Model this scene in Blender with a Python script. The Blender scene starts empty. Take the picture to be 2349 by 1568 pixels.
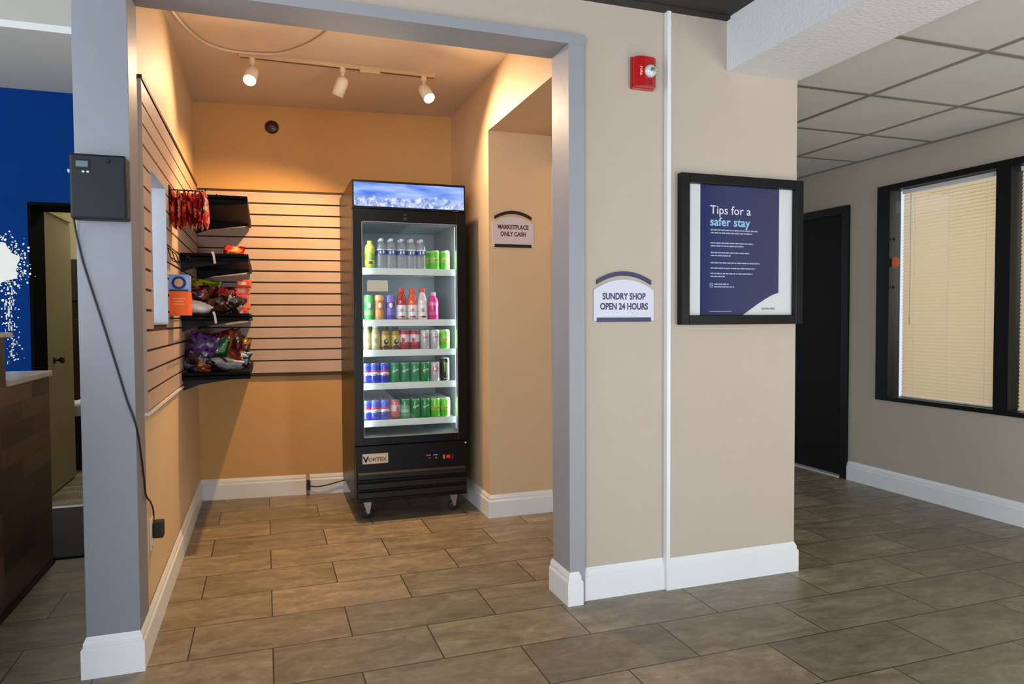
import bpy, bmesh, math, random
from mathutils import Vector, Matrix, noise
random.seed(7)
COL = bpy.context.scene.collection
PI = math.pi

# ------------------------------------------------------------------ materials
def lin(c):
    def f(v):
        v /= 255.0
        return v / 12.92 if v <= .04045 else ((v + .055) / 1.055) ** 2.4
    return (f(c[0]), f(c[1]), f(c[2]), 1.0)

def new_mat(name):
    m = bpy.data.materials.new(name); m.use_nodes = True
    nt = m.node_tree; nt.nodes.clear()
    out = nt.nodes.new('ShaderNodeOutputMaterial')
    return m, nt, out

def N(nt, typ, **kw):
    n = nt.nodes.new(typ)
    for k, v in kw.items():
        if k.startswith('i_'):
            n.inputs[k[2:].replace('_', ' ')].default_value = v
        else:
            setattr(n, k, v)
    return n

def ramp(nt, src, stops, interp='LINEAR'):
    r = nt.nodes.new('ShaderNodeValToRGB'); r.color_ramp.interpolation = interp
    e = r.color_ramp.elements
    while len(e) < len(stops): e.new(0.5)
    for k, (p, c) in enumerate(stops):
        e[k].position = p; e[k].color = c
    nt.links.new(src, r.inputs[0]); return r

def plain(name, c, rough=.5, metal=0.0, spec=.5, bump=0.0, bscale=60.0, var=0.0, vscale=3.0, emit=0.0, coat=0.0):
    m, nt, out = new_mat(name)
    b = N(nt, 'ShaderNodeBsdfPrincipled')
    b.inputs['Roughness'].default_value = rough; b.inputs['Metallic'].default_value = metal
    b.inputs['Specular IOR Level'].default_value = spec
    b.inputs['Coat Weight'].default_value = coat
    tc = N(nt, 'ShaderNodeTexCoord')
    nz = N(nt, 'ShaderNodeTexNoise', i_Scale=vscale, i_Detail=4.0)
    nt.links.new(tc.outputs['Object'], nz.inputs['Vector'])
    col = lin(c)
    v = max(var, .02)
    r = ramp(nt, nz.outputs['Fac'], [(.3, tuple(x * (1 - v) for x in col[:3]) + (1,)), (.7, tuple(min(1, x * (1 + v)) for x in col[:3]) + (1,))])
    nt.links.new(r.outputs[0], b.inputs['Base Color'])
    if emit:
        b.inputs['Emission Color'].default_value = col; b.inputs['Emission Strength'].default_value = emit
    if bump:
        n2 = N(nt, 'ShaderNodeTexNoise', i_Scale=bscale, i_Detail=5.0)
        nt.links.new(tc.outputs['Object'], n2.inputs['Vector'])
        bp = N(nt, 'ShaderNodeBump', i_Strength=bump, i_Distance=.004)
        nt.links.new(n2.outputs['Fac'], bp.inputs['Height']); nt.links.new(bp.outputs[0], b.inputs['Normal'])
    nt.links.new(b.outputs[0], out.inputs[0])
    return m

def glass(name, tint=(1, 1, 1), refl=1.0, rough=0.0):
    m, nt, out = new_mat(name)
    t = N(nt, 'ShaderNodeBsdfTransparent'); t.inputs[0].default_value = tint + (1,)
    g = N(nt, 'ShaderNodeBsdfGlossy'); g.inputs['Roughness'].default_value = rough
    fr = N(nt, 'ShaderNodeFresnel', i_IOR=1.5)
    mu = N(nt, 'ShaderNodeMath', operation='MULTIPLY'); mu.inputs[1].default_value = refl
    mx = N(nt, 'ShaderNodeMixShader')
    ge = N(nt, 'ShaderNodeNewGeometry'); inv = N(nt, 'ShaderNodeMath', operation='SUBTRACT'); inv.inputs[0].default_value = 1.0
    nt.links.new(ge.outputs['Backfacing'], inv.inputs[1])
    m0 = N(nt, 'ShaderNodeMath', operation='MULTIPLY'); nt.links.new(fr.outputs[0], m0.inputs[0]); nt.links.new(inv.outputs[0], m0.inputs[1])
    nt.links.new(m0.outputs[0], mu.inputs[0]); nt.links.new(mu.outputs[0], mx.inputs[0])
    nt.links.new(t.outputs[0], mx.inputs[1]); nt.links.new(g.outputs[0], mx.inputs[2])
    nt.links.new(mx.outputs[0], out.inputs[0]); return m

def emission(name, c, s):
    m, nt, out = new_mat(name)
    e = N(nt, 'ShaderNodeEmission'); e.inputs[0].default_value = lin(c); e.inputs[1].default_value = s
    nt.links.new(e.outputs[0], out.inputs[0]); return m

def floor_mat():
    m, nt, out = new_mat('stone_tile')
    b = N(nt, 'ShaderNodeBsdfPrincipled')
    tc = N(nt, 'ShaderNodeTexCoord')
    mp = N(nt, 'ShaderNodeMapping'); mp.inputs['Location'].default_value = (-.008 + .573 * 20 , -2.70 + .2915 * 40, 0)
    nt.links.new(tc.outputs['Object'], mp.inputs['Vector'])
    br = N(nt, 'ShaderNodeTexBrick', offset=.5, offset_frequency=2, squash=1.0)
    br.inputs['Scale'].default_value = 1.0
    br.inputs['Brick Width'].default_value = .573; br.inputs['Row Height'].default_value = .2915
    br.inputs['Mortar Size'].default_value = .0028; br.inputs['Mortar Smooth'].default_value = .2
    br.inputs['Color1'].default_value = (0, 0, 0, 1); br.inputs['Color2'].default_value = (1, 1, 1, 1); br.inputs['Mortar'].default_value = (.5, .5, .5, 1)
    nt.links.new(mp.outputs[0], br.inputs['Vector'])
    # per tile shift of the stone veins
    off = N(nt, 'ShaderNodeVectorMath', operation='SCALE'); off.inputs['Scale'].default_value = 9.0
    nt.links.new(br.outputs['Color'], off.inputs[0])
    ad = N(nt, 'ShaderNodeVectorMath', operation='ADD')
    nt.links.new(tc.outputs['Object'], ad.inputs[0]); nt.links.new(off.outputs[0], ad.inputs[1])
    st = N(nt, 'ShaderNodeMapping'); st.inputs['Scale'].default_value = (1.3, 3.4, 1); st.inputs['Rotation'].default_value = (0, 0, .35)
    nt.links.new(ad.outputs[0], st.inputs[0])
    n1 = N(nt, 'ShaderNodeTexNoise', i_Scale=3.4, i_Detail=9.0, i_Roughness=.68, i_Distortion=.7)
    nt.links.new(st.outputs[0], n1.inputs['Vector'])
    c1 = ramp(nt, n1.outputs['Fac'], [(.26, lin((108, 99, 82))), (.5, lin((140, 129, 110))), (.76, lin((176, 162, 140)))])
    n2 = N(nt, 'ShaderNodeTexNoise', i_Scale=26.0, i_Detail=6.0, i_Roughness=.7)
    nt.links.new(ad.outputs[0], n2.inputs['Vector'])
    c2 = ramp(nt, n2.outputs['Fac'], [(.35, (.80, .80, .80, 1)), (.65, (1.12, 1.12, 1.12, 1))])
    mm = N(nt, 'ShaderNodeMix', data_type='RGBA', blend_type='MULTIPLY'); mm.inputs['Factor'].default_value = 1
    nt.links.new(c1.outputs[0], mm.inputs['A']); nt.links.new(c2.outputs[0], mm.inputs['B'])
    tv = ramp(nt, br.outputs['Color'], [(0, (.82, .82, .80, 1)), (1, (1.12, 1.08, 1.02, 1))])
    m2 = N(nt, 'ShaderNodeMix', data_type='RGBA', blend_type='MULTIPLY'); m2.inputs['Factor'].default_value = 1
    nt.links.new(mm.outputs['Result'], m2.inputs['A']); nt.links.new(tv.outputs[0], m2.inputs['B'])
    m3 = N(nt, 'ShaderNodeMix', data_type='RGBA')
    nt.links.new(br.outputs['Fac'], m3.inputs['Factor'])
    nt.links.new(m2.outputs['Result'], m3.inputs['A']); m3.inputs['B'].default_value = lin((48, 40, 32))
    nt.links.new(m3.outputs['Result'], b.inputs['Base Color'])
    rr = ramp(nt, n2.outputs['Fac'], [(.3, (.34, .34, .34, 1)), (.7, (.5, .5, .5, 1))])
    nt.links.new(rr.outputs[0], b.inputs['Roughness'])
    bp = N(nt, 'ShaderNodeBump', i_Strength=.35, i_Distance=.002, invert=True)
    nt.links.new(br.outputs['Fac'], bp.inputs['Height']); nt.links.new(bp.outputs[0], b.inputs['Normal'])
    nt.links.new(b.outputs[0], out.inputs[0]); return m

def wood_mat(name, dark, mid, light, rough=.45):
    m, nt, out = new_mat(name)
    b = N(nt, 'ShaderNodeBsdfPrincipled'); b.inputs['Roughness'].default_value = rough
    tc = N(nt, 'ShaderNodeTexCoord')
    sp = N(nt, 'ShaderNodeSeparateXYZ'); nt.links.new(tc.outputs['Object'], sp.inputs[0])
    cb = N(nt, 'ShaderNodeCombineXYZ')
    nt.links.new(sp.outputs['Y'], cb.inputs['X']); nt.links.new(sp.outputs['Z'], cb.inputs['Y'])
    br = N(nt, 'ShaderNodeTexBrick', offset=.37, offset_frequency=3)
    br.inputs['Scale'].default_value = 1; br.inputs['Brick Width'].default_value = .42; br.inputs['Row Height'].default_value = .085
    br.inputs['Mortar Size'].default_value = .0012
    br.inputs['Color1'].default_value = (0, 0, 0, 1); br.inputs['Color2'].default_value = (1, 1, 1, 1); br.inputs['Mortar'].default_value = (0, 0, 0, 1)
    nt.links.new(cb.outputs[0], br.inputs['Vector'])
    st = N(nt, 'ShaderNodeMapping'); st.inputs['Scale'].default_value = (3, 40, 1)
    nt.links.new(cb.outputs[0], st.inputs[0])
    n1 = N(nt, 'ShaderNodeTexNoise', i_Scale=1.5, i_Detail=6.0)
    nt.links.new(st.outputs[0], n1.inputs['Vector'])
    ad = N(nt, 'ShaderNodeMath', operation='ADD'); m5 = N(nt, 'ShaderNodeMath', operation='MULTIPLY'); m5.inputs[1].default_value = .6
    nt.links.new(br.outputs['Color'], m5.inputs[0]); nt.links.new(m5.outputs[0], ad.inputs[0])
    m6 = N(nt, 'ShaderNodeMath', operation='MULTIPLY'); m6.inputs[1].default_value = .5
    nt.links.new(n1.outputs['Fac'], m6.inputs[0]); nt.links.new(m6.outputs[0], ad.inputs[1])
    r = ramp(nt, ad.outputs[0], [(.15, lin(dark)), (.5, lin(mid)), (.95, lin(light))])
    nt.links.new(r.outputs[0], b.inputs['Base Color'])
    nt.links.new(b.outputs[0], out.inputs[0]); return m

def zbands(name, stops, rough=.3, metal=.0, spots=None, coat=.3):
    """colour bands along object z (metres): [(z, rgb255)...], constant steps; spots: (cx angle deg, cz, r_x, r_z, rgb) ellipses on the front"""
    m, nt, out = new_mat(name)
    b = N(nt, 'ShaderNodeBsdfPrincipled'); b.inputs['Roughness'].default_value = rough; b.inputs['Metallic'].default_value = metal
    b.inputs['Coat Weight'].default_value = coat
    tc = N(nt, 'ShaderNodeTexCoord'); sp = N(nt, 'ShaderNodeSeparateXYZ'); nt.links.new(tc.outputs['Object'], sp.inputs[0])
    mr = N(nt, 'ShaderNodeMath', operation='DIVIDE'); mr.inputs[1].default_value = .25
    # a gentle wave so bands do not look ruled
    nz = N(nt, 'ShaderNodeTexNoise', i_Scale=35.0, i_Detail=2.0); nt.links.new(tc.outputs['Object'], nz.inputs['Vector'])
    ms = N(nt, 'ShaderNodeMath', operation='MULTIPLY_ADD'); ms.inputs[1].default_value = .012; ms.inputs[2].default_value = -.006
    nt.links.new(nz.outputs['Fac'], ms.inputs[0])
    az = N(nt, 'ShaderNodeMath', operation='ADD'); nt.links.new(sp.outputs['Z'], az.inputs[0]); nt.links.new(ms.outputs[0], az.inputs[1])
    nt.links.new(az.outputs[0], mr.inputs[0])
    r = ramp(nt, mr.outputs[0], [(max(0, min(1, z / .25)), lin(c)) for z, c in stops], 'CONSTANT')
    cur = r.outputs[0]
    for (cx, cz, rx, rz, c) in (spots or []):
        dx = N(nt, 'ShaderNodeMath', operation='SUBTRACT'); dx.inputs[1].default_value = cx; nt.links.new(sp.outputs['X'], dx.inputs[0])
        d1 = N(nt, 'ShaderNodeMath', operation='DIVIDE'); d1.inputs[1].default_value = rx; nt.links.new(dx.outputs[0], d1.inputs[0])
        p1 = N(nt, 'ShaderNodeMath', operation='MULTIPLY'); nt.links.new(d1.outputs[0], p1.inputs[0]); nt.links.new(d1.outputs[0], p1.inputs[1])
        dz = N(nt, 'ShaderNodeMath', operation='SUBTRACT'); dz.inputs[1].default_value = cz; nt.links.new(sp.outputs['Z'], dz.inputs[0])
        d2 = N(nt, 'ShaderNodeMath', operation='DIVIDE'); d2.inputs[1].default_value = rz; nt.links.new(dz.outputs[0], d2.inputs[0])
        p2 = N(nt, 'ShaderNodeMath', operation='MULTIPLY'); nt.links.new(d2.outputs[0], p2.inputs[0]); nt.links.new(d2.outputs[0], p2.inputs[1])
        s = N(nt, 'ShaderNodeMath', operation='ADD'); nt.links.new(p1.outputs[0], s.inputs[0]); nt.links.new(p2.outputs[0], s.inputs[1])
        lt = N(nt, 'ShaderNodeMath', operation='LESS_THAN'); lt.inputs[1].default_value = 1.0; nt.links.new(s.outputs[0], lt.inputs[0])
        mx = N(nt, 'ShaderNodeMix', data_type='RGBA'); nt.links.new(lt.outputs[0], mx.inputs['Factor'])
        nt.links.new(cur, mx.inputs['A']); mx.inputs['B'].default_value = lin(c); cur = mx.outputs['Result']
    nt.links.new(cur, b.inputs['Base Color'])
    nt.links.new(b.outputs[0], out.inputs[0]); return m

def foil_mat(name, cols, scale=9.0, rough=.28, seed=0.0):
    """glossy printed foil: blotches of the pack's colours"""
    m, nt, out = new_mat(name)
    b = N(nt, 'ShaderNodeBsdfPrincipled'); b.inputs['Roughness'].default_value = rough; b.inputs['Coat Weight'].default_value = .4
    tc = N(nt, 'ShaderNodeTexCoord')
    mp = N(nt, 'ShaderNodeMapping'); mp.inputs['Location'].default_value = (seed, seed * 1.7, seed * .6); nt.links.new(tc.outputs['Object'], mp.inputs[0])
    nz = N(nt, 'ShaderNodeTexNoise', i_Scale=scale, i_Detail=2.5, i_Distortion=.6); nt.links.new(mp.outputs[0], nz.inputs['Vector'])
    k = len(cols)
    pos = [0.0] + [.42 + .17 * (i / max(1, k - 1)) for i in range(k - 1)]
    r = ramp(nt, nz.outputs['Fac'], [(pos[i], lin(cols[i])) for i in range(k)], 'CONSTANT')
    nt.links.new(r.outputs[0], b.inputs['Base Color'])
    n2 = N(nt, 'ShaderNodeTexNoise', i_Scale=45.0, i_Detail=3.0); nt.links.new(mp.outputs[0], n2.inputs['Vector'])
    bp = N(nt, 'ShaderNodeBump', i_Strength=.5, i_Distance=.006); nt.links.new(n2.outputs['Fac'], bp.inputs['Height']); nt.links.new(bp.outputs[0], b.inputs['Normal'])
    nt.links.new(b.outputs[0], out.inputs[0]); return m

M = {}
M['floor'] = floor_mat()
M['paint'] = plain('wall_paint', (187, 173, 157), .75, bump=.35, bscale=90, var=.02)
M['paint_niche'] = plain('alcove_paint', (210, 182, 144), .6, bump=.35, bscale=90, var=.02)
M['paint_back'] = plain('alcove_paint_warmlit', (206, 160, 98), .6, bump=.35, bscale=90, var=.02)  # alcove paint again, the back wall's warmer light put into its colour
M['paint_hall'] = plain('hall_paint', (176, 165, 150), .7, bump=.3, bscale=90, var=.02)
M['paint_ceil'] = plain('alcove_ceiling_paint', (214, 196, 176), .8, bump=.15, bscale=60)
M['beam'] = plain('textured_beam_paint', (222, 224, 226), .85, bump=.9, bscale=70)
M['casing'] = plain('grey_casing_paint', (150, 151, 156), .5, bump=.25, bscale=30, var=.03)
M['pillar'] = plain('shaded_casing_paint', (126, 128, 135), .5, bump=.25, bscale=30, var=.03)  # darker copy of the casing paint, the pillar's dimmer light put into it
M['white'] = plain('white_trim_paint', (226, 228, 228), .35)
M['tile_ceil'] = plain('ceiling_tile', (202, 202, 196), .9, bump=.5, bscale=180, var=.03)
M['tbar'] = plain('ceiling_grid_metal', (120, 119, 112), .5)
M['darkceil'] = plain('dark_lobby_ceiling', (52, 47, 44), .7, var=.1)
M['black'] = plain('black_frame_paint', (13, 14, 15), .4, spec=.22)
M['blackdoor'] = plain('black_door_paint', (9, 7, 5), .6, spec=.25)
M['blue'] = plain('blue_wall_paint', (0, 46, 108), .8, spec=.08, bump=.2, bscale=40, var=.08, vscale=2)
M['slat'] = plain('beige_slatwall_laminate', (190, 165, 148), .42, var=.03)
M['groove'] = plain('slatwall_groove', (58, 34, 22), .6)
M['shelf'] = plain('black_shelf_plastic', (5, 5, 5), .5, spec=.1)
M['fridge'] = plain('black_powder_coat', (9, 9, 10), .33, spec=.28)
M['fridge2'] = plain('charcoal_grille_plastic', (26, 26, 27), .4, spec=.3)
M['liner'] = plain('fridge_liner', (138, 148, 152), .35)
M['lip'] = plain('shelf_white_lip', (214, 232, 228), .3)
M['wire'] = plain('fridge_wire_shelf', (190, 200, 198), .35)
M['glass'] = glass('clear_glass', refl=1.0)
M['pglass'] = glass('poster_glass', refl=.4)
M['chrome'] = plain('zinc_metal', (170, 172, 176), .28, metal=.9)
M['alu'] = plain('can_lid_aluminium', (196, 200, 204), .25, metal=.85)
M['rubber'] = plain('dark_rubber', (24, 24, 25), .6)
M['lamp'] = plain('track_head_enamel', (226, 210, 190), .35)
M['track'] = plain('track_enamel', (206, 182, 150), .4)
M['bulb'] = emission('lit_bulb_lens', (255, 246, 232), 26)
M['bulboff'] = plain('unlit_bulb_lens', (190, 180, 165), .2)
M['led'] = emission('cool_led_strip', (232, 246, 255), 4)
M['red'] = plain('alarm_red_plastic', (176, 14, 16), .25, coat=.3)
M['strobe'] = plain('strobe_lens', (206, 214, 214), .1, coat=.6)
M['wtext'] = plain('white_print', (232, 234, 238), .5)
M['rtext'] = plain('pale_red_print', (240, 170, 150), .5)
M['ltext'] = plain('pale_blue_print', (150, 206, 240), .5)
M['gtext'] = plain('grey_print', (128, 142, 168), .5)
M['navy'] = plain('navy_print', (34, 32, 84), .45)
M['navytext'] = plain('navy_lettering', (70, 72, 110), .5)
M['signwhite'] = plain('sign_white', (206, 208, 220), .4)
M['mat'] = plain('poster_mount', (206, 210, 208), .5)
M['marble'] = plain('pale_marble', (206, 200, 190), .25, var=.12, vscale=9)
M['wood'] = wood_mat('dark_plank_wood', (50, 37, 30), (84, 60, 48), (126, 94, 74))
M['brown'] = plain('brown_cabinet_wood', (74, 46, 36), .5, var=.15)
M['cream'] = plain('cream_door_paint', (150, 140, 112), .5, var=.05)
M['creamwall'] = plain('cream_back_room_wall', (176, 164, 122), .7)
M['darkgrey'] = plain('dark_grey_plastic', (40, 43, 48), .4)
M['lcd'] = plain('lcd_glass', (70, 96, 98), .2, emit=.15)
M['blackmat'] = plain('black_floor_mat', (24, 24, 26), .8, bump=.6, bscale=120)
M['panel'] = plain('grey_panel_metal', (186, 192, 200), .4)
M['splash'] = plain('white_splash_print', (226, 224, 216), .6)
M['detector'] = plain('dark_sensor_plastic', (60, 30, 30), .3)
M['passage'] = plain('pass_through_lining', (176, 182, 192), .5)
M['tag'] = plain('white_tag_paper', (226, 220, 214), .6)

def blind_mat():
    m, nt, out = new_mat('cream_blind_slat')
    d = N(nt, 'ShaderNodeBsdfDiffuse'); d.inputs[0].default_value = lin((216, 206, 184))
    t = N(nt, 'ShaderNodeBsdfTranslucent'); t.inputs[0].default_value = lin((226, 208, 176))
    mx = N(nt, 'ShaderNodeMixShader'); mx.inputs[0].default_value = .45
    nz = N(nt, 'ShaderNodeTexNoise', i_Scale=2.0)
    nt.links.new(d.outputs[0], mx.inputs[1]); nt.links.new(t.outputs[0], mx.inputs[2]); nt.links.new(mx.outputs[0], out.inputs[0]); return m
M['blind'] = blind_mat()

def sky_sign_mat():
    """backlit header picture: pale blue sky over a line of ice"""
    m, nt, out = new_mat('backlit_ice_picture')
    tc = N(nt, 'ShaderNodeTexCoord'); sp = N(nt, 'ShaderNodeSeparateXYZ'); nt.links.new(tc.outputs['Object'], sp.inputs[0])
    st = N(nt, 'ShaderNodeMapping'); st.inputs['Scale'].default_value = (3, 1, 14); nt.links.new(tc.outputs['Object'], st.inputs[0])
    n1 = N(nt, 'ShaderNodeTexNoise', i_Scale=1.4, i_Detail=3.0); nt.links.new(st.outputs[0], n1.inputs['Vector'])
    sky = ramp(nt, n1.outputs['Fac'], [(.3, lin((84, 126, 236))), (.5, lin((150, 182, 252))), (.7, lin((214, 226, 255)))])
    n2 = N(nt, 'ShaderNodeTexNoise', i_Scale=42.0, i_Detail=5.0, i_Roughness=.7); nt.links.new(tc.outputs['Object'], n2.inputs['Vector'])
    ice = ramp(nt, n2.outputs['Fac'], [(.38, lin((110, 136, 206))), (.5, lin((170, 190, 240))), (.62, lin((244, 246, 255)))])
    # ice below an uneven line
    n3 = N(nt, 'ShaderNodeTexNoise', i_Scale=16.0, i_Detail=3.0); nt.links.new(tc.outputs['Object'], n3.inputs['Vector'])
    a = N(nt, 'ShaderNodeMath', operation='MULTIPLY_ADD'); a.inputs[1].default_value = .12; nt.links.new(n3.outputs['Fac'], a.inputs[0]); a.inputs[2].default_value = 1.862
    lt = N(nt, 'ShaderNodeMath', operation='SUBTRACT'); nt.links.new(a.outputs[0], lt.inputs[0]); nt.links.new(sp.outputs['Z'], lt.inputs[1])
    sc = N(nt, 'ShaderNodeMath', operation='MULTIPLY', use_clamp=True); sc.inputs[1].default_value = 60; nt.links.new(lt.outputs[0], sc.inputs[0])
    mx = N(nt, 'ShaderNodeMix', data_type='RGBA'); nt.links.new(sc.outputs[0], mx.inputs['Factor'])
    nt.links.new(sky.outputs[0], mx.inputs['A']); nt.links.new(ice.outputs[0], mx.inputs['B'])
    e = N(nt, 'ShaderNodeEmission'); e.inputs[1].default_value = 1.0; nt.links.new(mx.outputs['Result'], e.inputs[0])
    nt.links.new(e.outputs[0], out.inputs[0]); return m
M['sky'] = sky_sign_mat()

def poster_mat():
    m, nt, out = new_mat('navy_poster_print')
    b = N(nt, 'ShaderNodeBsdfPrincipled'); b.inputs['Roughness'].default_value = .4
    tc = N(nt, 'ShaderNodeTexCoord'); sp = N(nt, 'ShaderNodeSeparateXYZ'); nt.links.new(tc.outputs['Object'], sp.inputs[0])
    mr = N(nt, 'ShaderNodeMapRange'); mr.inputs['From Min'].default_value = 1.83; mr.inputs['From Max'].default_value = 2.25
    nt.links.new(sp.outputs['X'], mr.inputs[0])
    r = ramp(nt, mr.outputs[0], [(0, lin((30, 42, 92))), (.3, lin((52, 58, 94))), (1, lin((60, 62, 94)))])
    b.inputs['Specular IOR Level'].default_value = .1
    nt.links.new(r.outputs[0], b.inputs['Base Color']); nt.links.new(b.outputs[0], out.inputs[0]); return m
M['poster'] = poster_mat()

# ------------------------------------------------------------------ mesh helpers
def tag(o, label=None, cat=None, group=None, kind=None):
    if label: o['label'] = label
    if cat: o['category'] = cat
    if group: o['group'] = group
    if kind: o['kind'] = kind
    return o

def thing(name, label, cat, loc=(0, 0, 0), group=None):
    o = bpy.data.objects.new(name, None); COL.objects.link(o); o.location = loc
    o.empty_display_size = .05
    return tag(o, label, cat, group)

def obj(name, bm, mats, parent=None, smooth=False, loc=None, local=False):
    """links a bmesh as ONE object; vertices are in world space unless local"""
    me = bpy.data.meshes.new(name)
    bmesh.ops.recalc_face_normals(bm, faces=bm.faces)
    bm.to_mesh(me); bm.free()
    if not isinstance(mats, (list, tuple)): mats = [mats]
    for m in mats: me.materials.append(m)
    if smooth:
        for p in me.polygons: p.use_smooth = True
    o = bpy.data.objects.new(name, me); COL.objects.link(o)
    if loc is not None: o.location = loc
    if parent is not None:
        o.parent = parent
        if not local and loc is None:
            w = Vector((0, 0, 0)); p = parent
            while p is not None: w += p.location; p = p.parent
            o.location = -w      # parents here are never rotated before this
    return o

def struct(name, bm, m, smooth=False):
    return tag(obj(name, bm, m, smooth=smooth), kind='structure')

def B(): return bmesh.new()

def box(bm, x0, x1, y0, y1, z0, z1, bev=0.0, mi=0):
    vs = [bm.verts.new((x, y, z)) for x in (x0, x1) for y in (y0, y1) for z in (z0, z1)]
    q = [(0, 1, 3, 2), (4, 6, 7, 5), (0, 4, 5, 1), (2, 3, 7, 6), (0, 2, 6, 4), (1, 5, 7, 3)]
    fs = [bm.faces.new([vs[i] for i in f]) for f in q]
    for f in fs: f.material_index = mi
    if bev:
        es = list({e for f in fs for e in f.edges})
        r = bmesh.ops.bevel(bm, geom=es, offset=bev, segments=2, affect='EDGES', profile=.6)
        for f in r['faces']: f.material_index = mi
    return bm

def prism(bm, pts, axis, a, b, mi=0):
    """extrude a 2-D outline; axis 0: pts=(y,z), 1: pts=(x,z), 2: pts=(x,y)"""
    def P(p, t): return {0: (t, p[0], p[1]), 1: (p[0], t, p[1]), 2: (p[0], p[1], t)}[axis]
    v0 = [bm.verts.new(P(p, a)) for p in pts]; v1 = [bm.verts.new(P(p, b)) for p in pts]
    n = len(pts)
    fs = [bm.faces.new(v0), bm.faces.new(v1[::-1])]
    for i in range(n): fs.append(bm.faces.new([v0[i], v0[(i + 1) % n], v1[(i + 1) % n], v1[i]]))
    for f in fs: f.material_index = mi
    return bm

def lathe(bm, prof, c=(0, 0, 0), seg=24, axis='Z', mi=0, cap=True):
    """prof: [(r, h)...] turned about an axis through c"""
    rings = []
    for r, h in prof:
        ring = []
        for k in range(seg):
            a = 2 * PI * k / seg
            u, v = r * math.cos(a), r * math.sin(a)
            p = {'Z': (u, v, h), 'Y': (u, h, v), 'X': (h, u, v)}[axis]
            ring.append(bm.verts.new((c[0] + p[0], c[1] + p[1], c[2] + p[2])))
        rings.append(ring)
    for a, b in zip(rings, rings[1:]):
        for k in range(seg):
            f = bm.faces.new([a[k], a[(k + 1) % seg], b[(k + 1) % seg], b[k]]); f.material_index = mi
    if cap:
        for ring in (rings[0], rings[-1]):
            f = bm.faces.new(ring); f.material_index = mi
    return bm

def cyl(bm, p0, p1, r0, r1=None, seg=12, mi=0):
    p0, p1 = Vector(p0), Vector(p1); r1 = r0 if r1 is None else r1
    d = (p1 - p0).normalized(); u = d.orthogonal().normalized(); v = d.cross(u)
    A = [bm.verts.new(p0 + r0 * (u * math.cos(2 * PI * k / seg) + v * math.sin(2 * PI * k / seg))) for k in range(seg)]
    Bv = [bm.verts.new(p1 + r1 * (u * math.cos(2 * PI * k / seg) + v * math.sin(2 * PI * k / seg))) for k in range(seg)]
    fs = [bm.faces.new(A), bm.faces.new(Bv[::-1])]
    for k in range(seg): fs.append(bm.faces.new([A[k], A[(k + 1) % seg], Bv[(k + 1) % seg], Bv[k]]))
    for f in fs: f.material_index = mi
    return bm

def tube(bm, pts, r, seg=8, sub=6, mi=0):
    """round cable through points (Catmull-Rom)"""
    P = [Vector(p) for p in pts]; Q = []
    for i in range(len(P) - 1):
        p0 = P[max(0, i - 1)]; p1 = P[i]; p2 = P[i + 1]; p3 = P[min(len(P) - 1, i + 2)]
        for s in range(sub):
            t = s / sub
            Q.append(.5 * ((2 * p1) + (-p0 + p2) * t + (2 * p0 - 5 * p1 + 4 * p2 - p3) * t * t + (-p0 + 3 * p1 - 3 * p2 + p3) * t ** 3))
    Q.append(P[-1])
    rings = []; u = None
    for i, q in enumerate(Q):
        d = (Q[min(i + 1, len(Q) - 1)] - Q[max(i - 1, 0)]).normalized()
        u = d.orthogonal().normalized() if u is None else (u - d * u.dot(d)).normalized()
        v = d.cross(u)
        rings.append([bm.verts.new(q + r * (u * math.cos(2 * PI * k / seg) + v * math.sin(2 * PI * k / seg))) for k in range(seg)])
    for a, b in zip(rings, rings[1:]):
        for k in range(seg): bm.faces.new([a[k], a[(k + 1) % seg], b[(k + 1) % seg], b[k]]).material_index = mi
    bm.faces.new(rings[0]); bm.faces.new(rings[-1][::-1])
    return bm

BASE_PROF = [(0, 0), (0, .098), (.003, .103), (.006, .106), (.006, .118), (.009, .125), (.0135, .134), (.015, .138), (.015, 0)]
def baseboard(name, path, side=1, closed_ends=True):
    """moulded skirting swept along an XY path; path = its front face, side=+1: wall lies to the left of travel"""
    bm = B(); P = [Vector((p[0], p[1])) for p in path]; n = len(P)
    def offs(d):
        out = []
        for i in range(n):
            ds = []
            if i > 0: ds.append((P[i] - P[i - 1]).normalized())
            if i < n - 1: ds.append((P[i + 1] - P[i]).normalized())
            ns = [Vector((-k.y, k.x)) * side for k in ds]
            if len(ns) == 1: out.append(P[i] + ns[0] * d)
            else:
                b = ns[0] + ns[1]
                out.append(P[i] + b * (d / (1 + ns[0].dot(ns[1]))))
        return out
    rows = []
    for d, z in BASE_PROF: rows.append([bm.verts.new((q.x, q.y, z)) for q in offs(d)])
    m = len(rows)
    for j in range(m):
        a, b = rows[j], rows[(j + 1) % m]
        for i in range(n - 1): bm.faces.new([a[i], a[i + 1], b[i + 1], b[i]])
    bm.faces.new([r[0] for r in rows]); bm.faces.new([r[-1] for r in rows][::-1])
    return struct(name, bm, M['white'])

def text_bm(s, size, bold=0.0, width=1.0, align='CENTER'):
    """flat lettering as a bmesh in the XY plane, origin on its baseline"""
    cu = bpy.data.curves.new('txt', 'FONT'); cu.body = s; cu.size = size; cu.align_x = align; cu.offset = bold
    cu.resolution_u = 3
    o = bpy.data.objects.new('txt', cu); COL.objects.link(o)
    dg = bpy.context.evaluated_depsgraph_get(); me = bpy.data.meshes.new_from_object(o.evaluated_get(dg))
    bm = bmesh.new(); bm.from_mesh(me)
    bpy.data.objects.remove(o); bpy.data.curves.remove(cu); bpy.data.meshes.remove(me)
    for v in bm.verts: v.co.x *= width
    return bm

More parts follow.
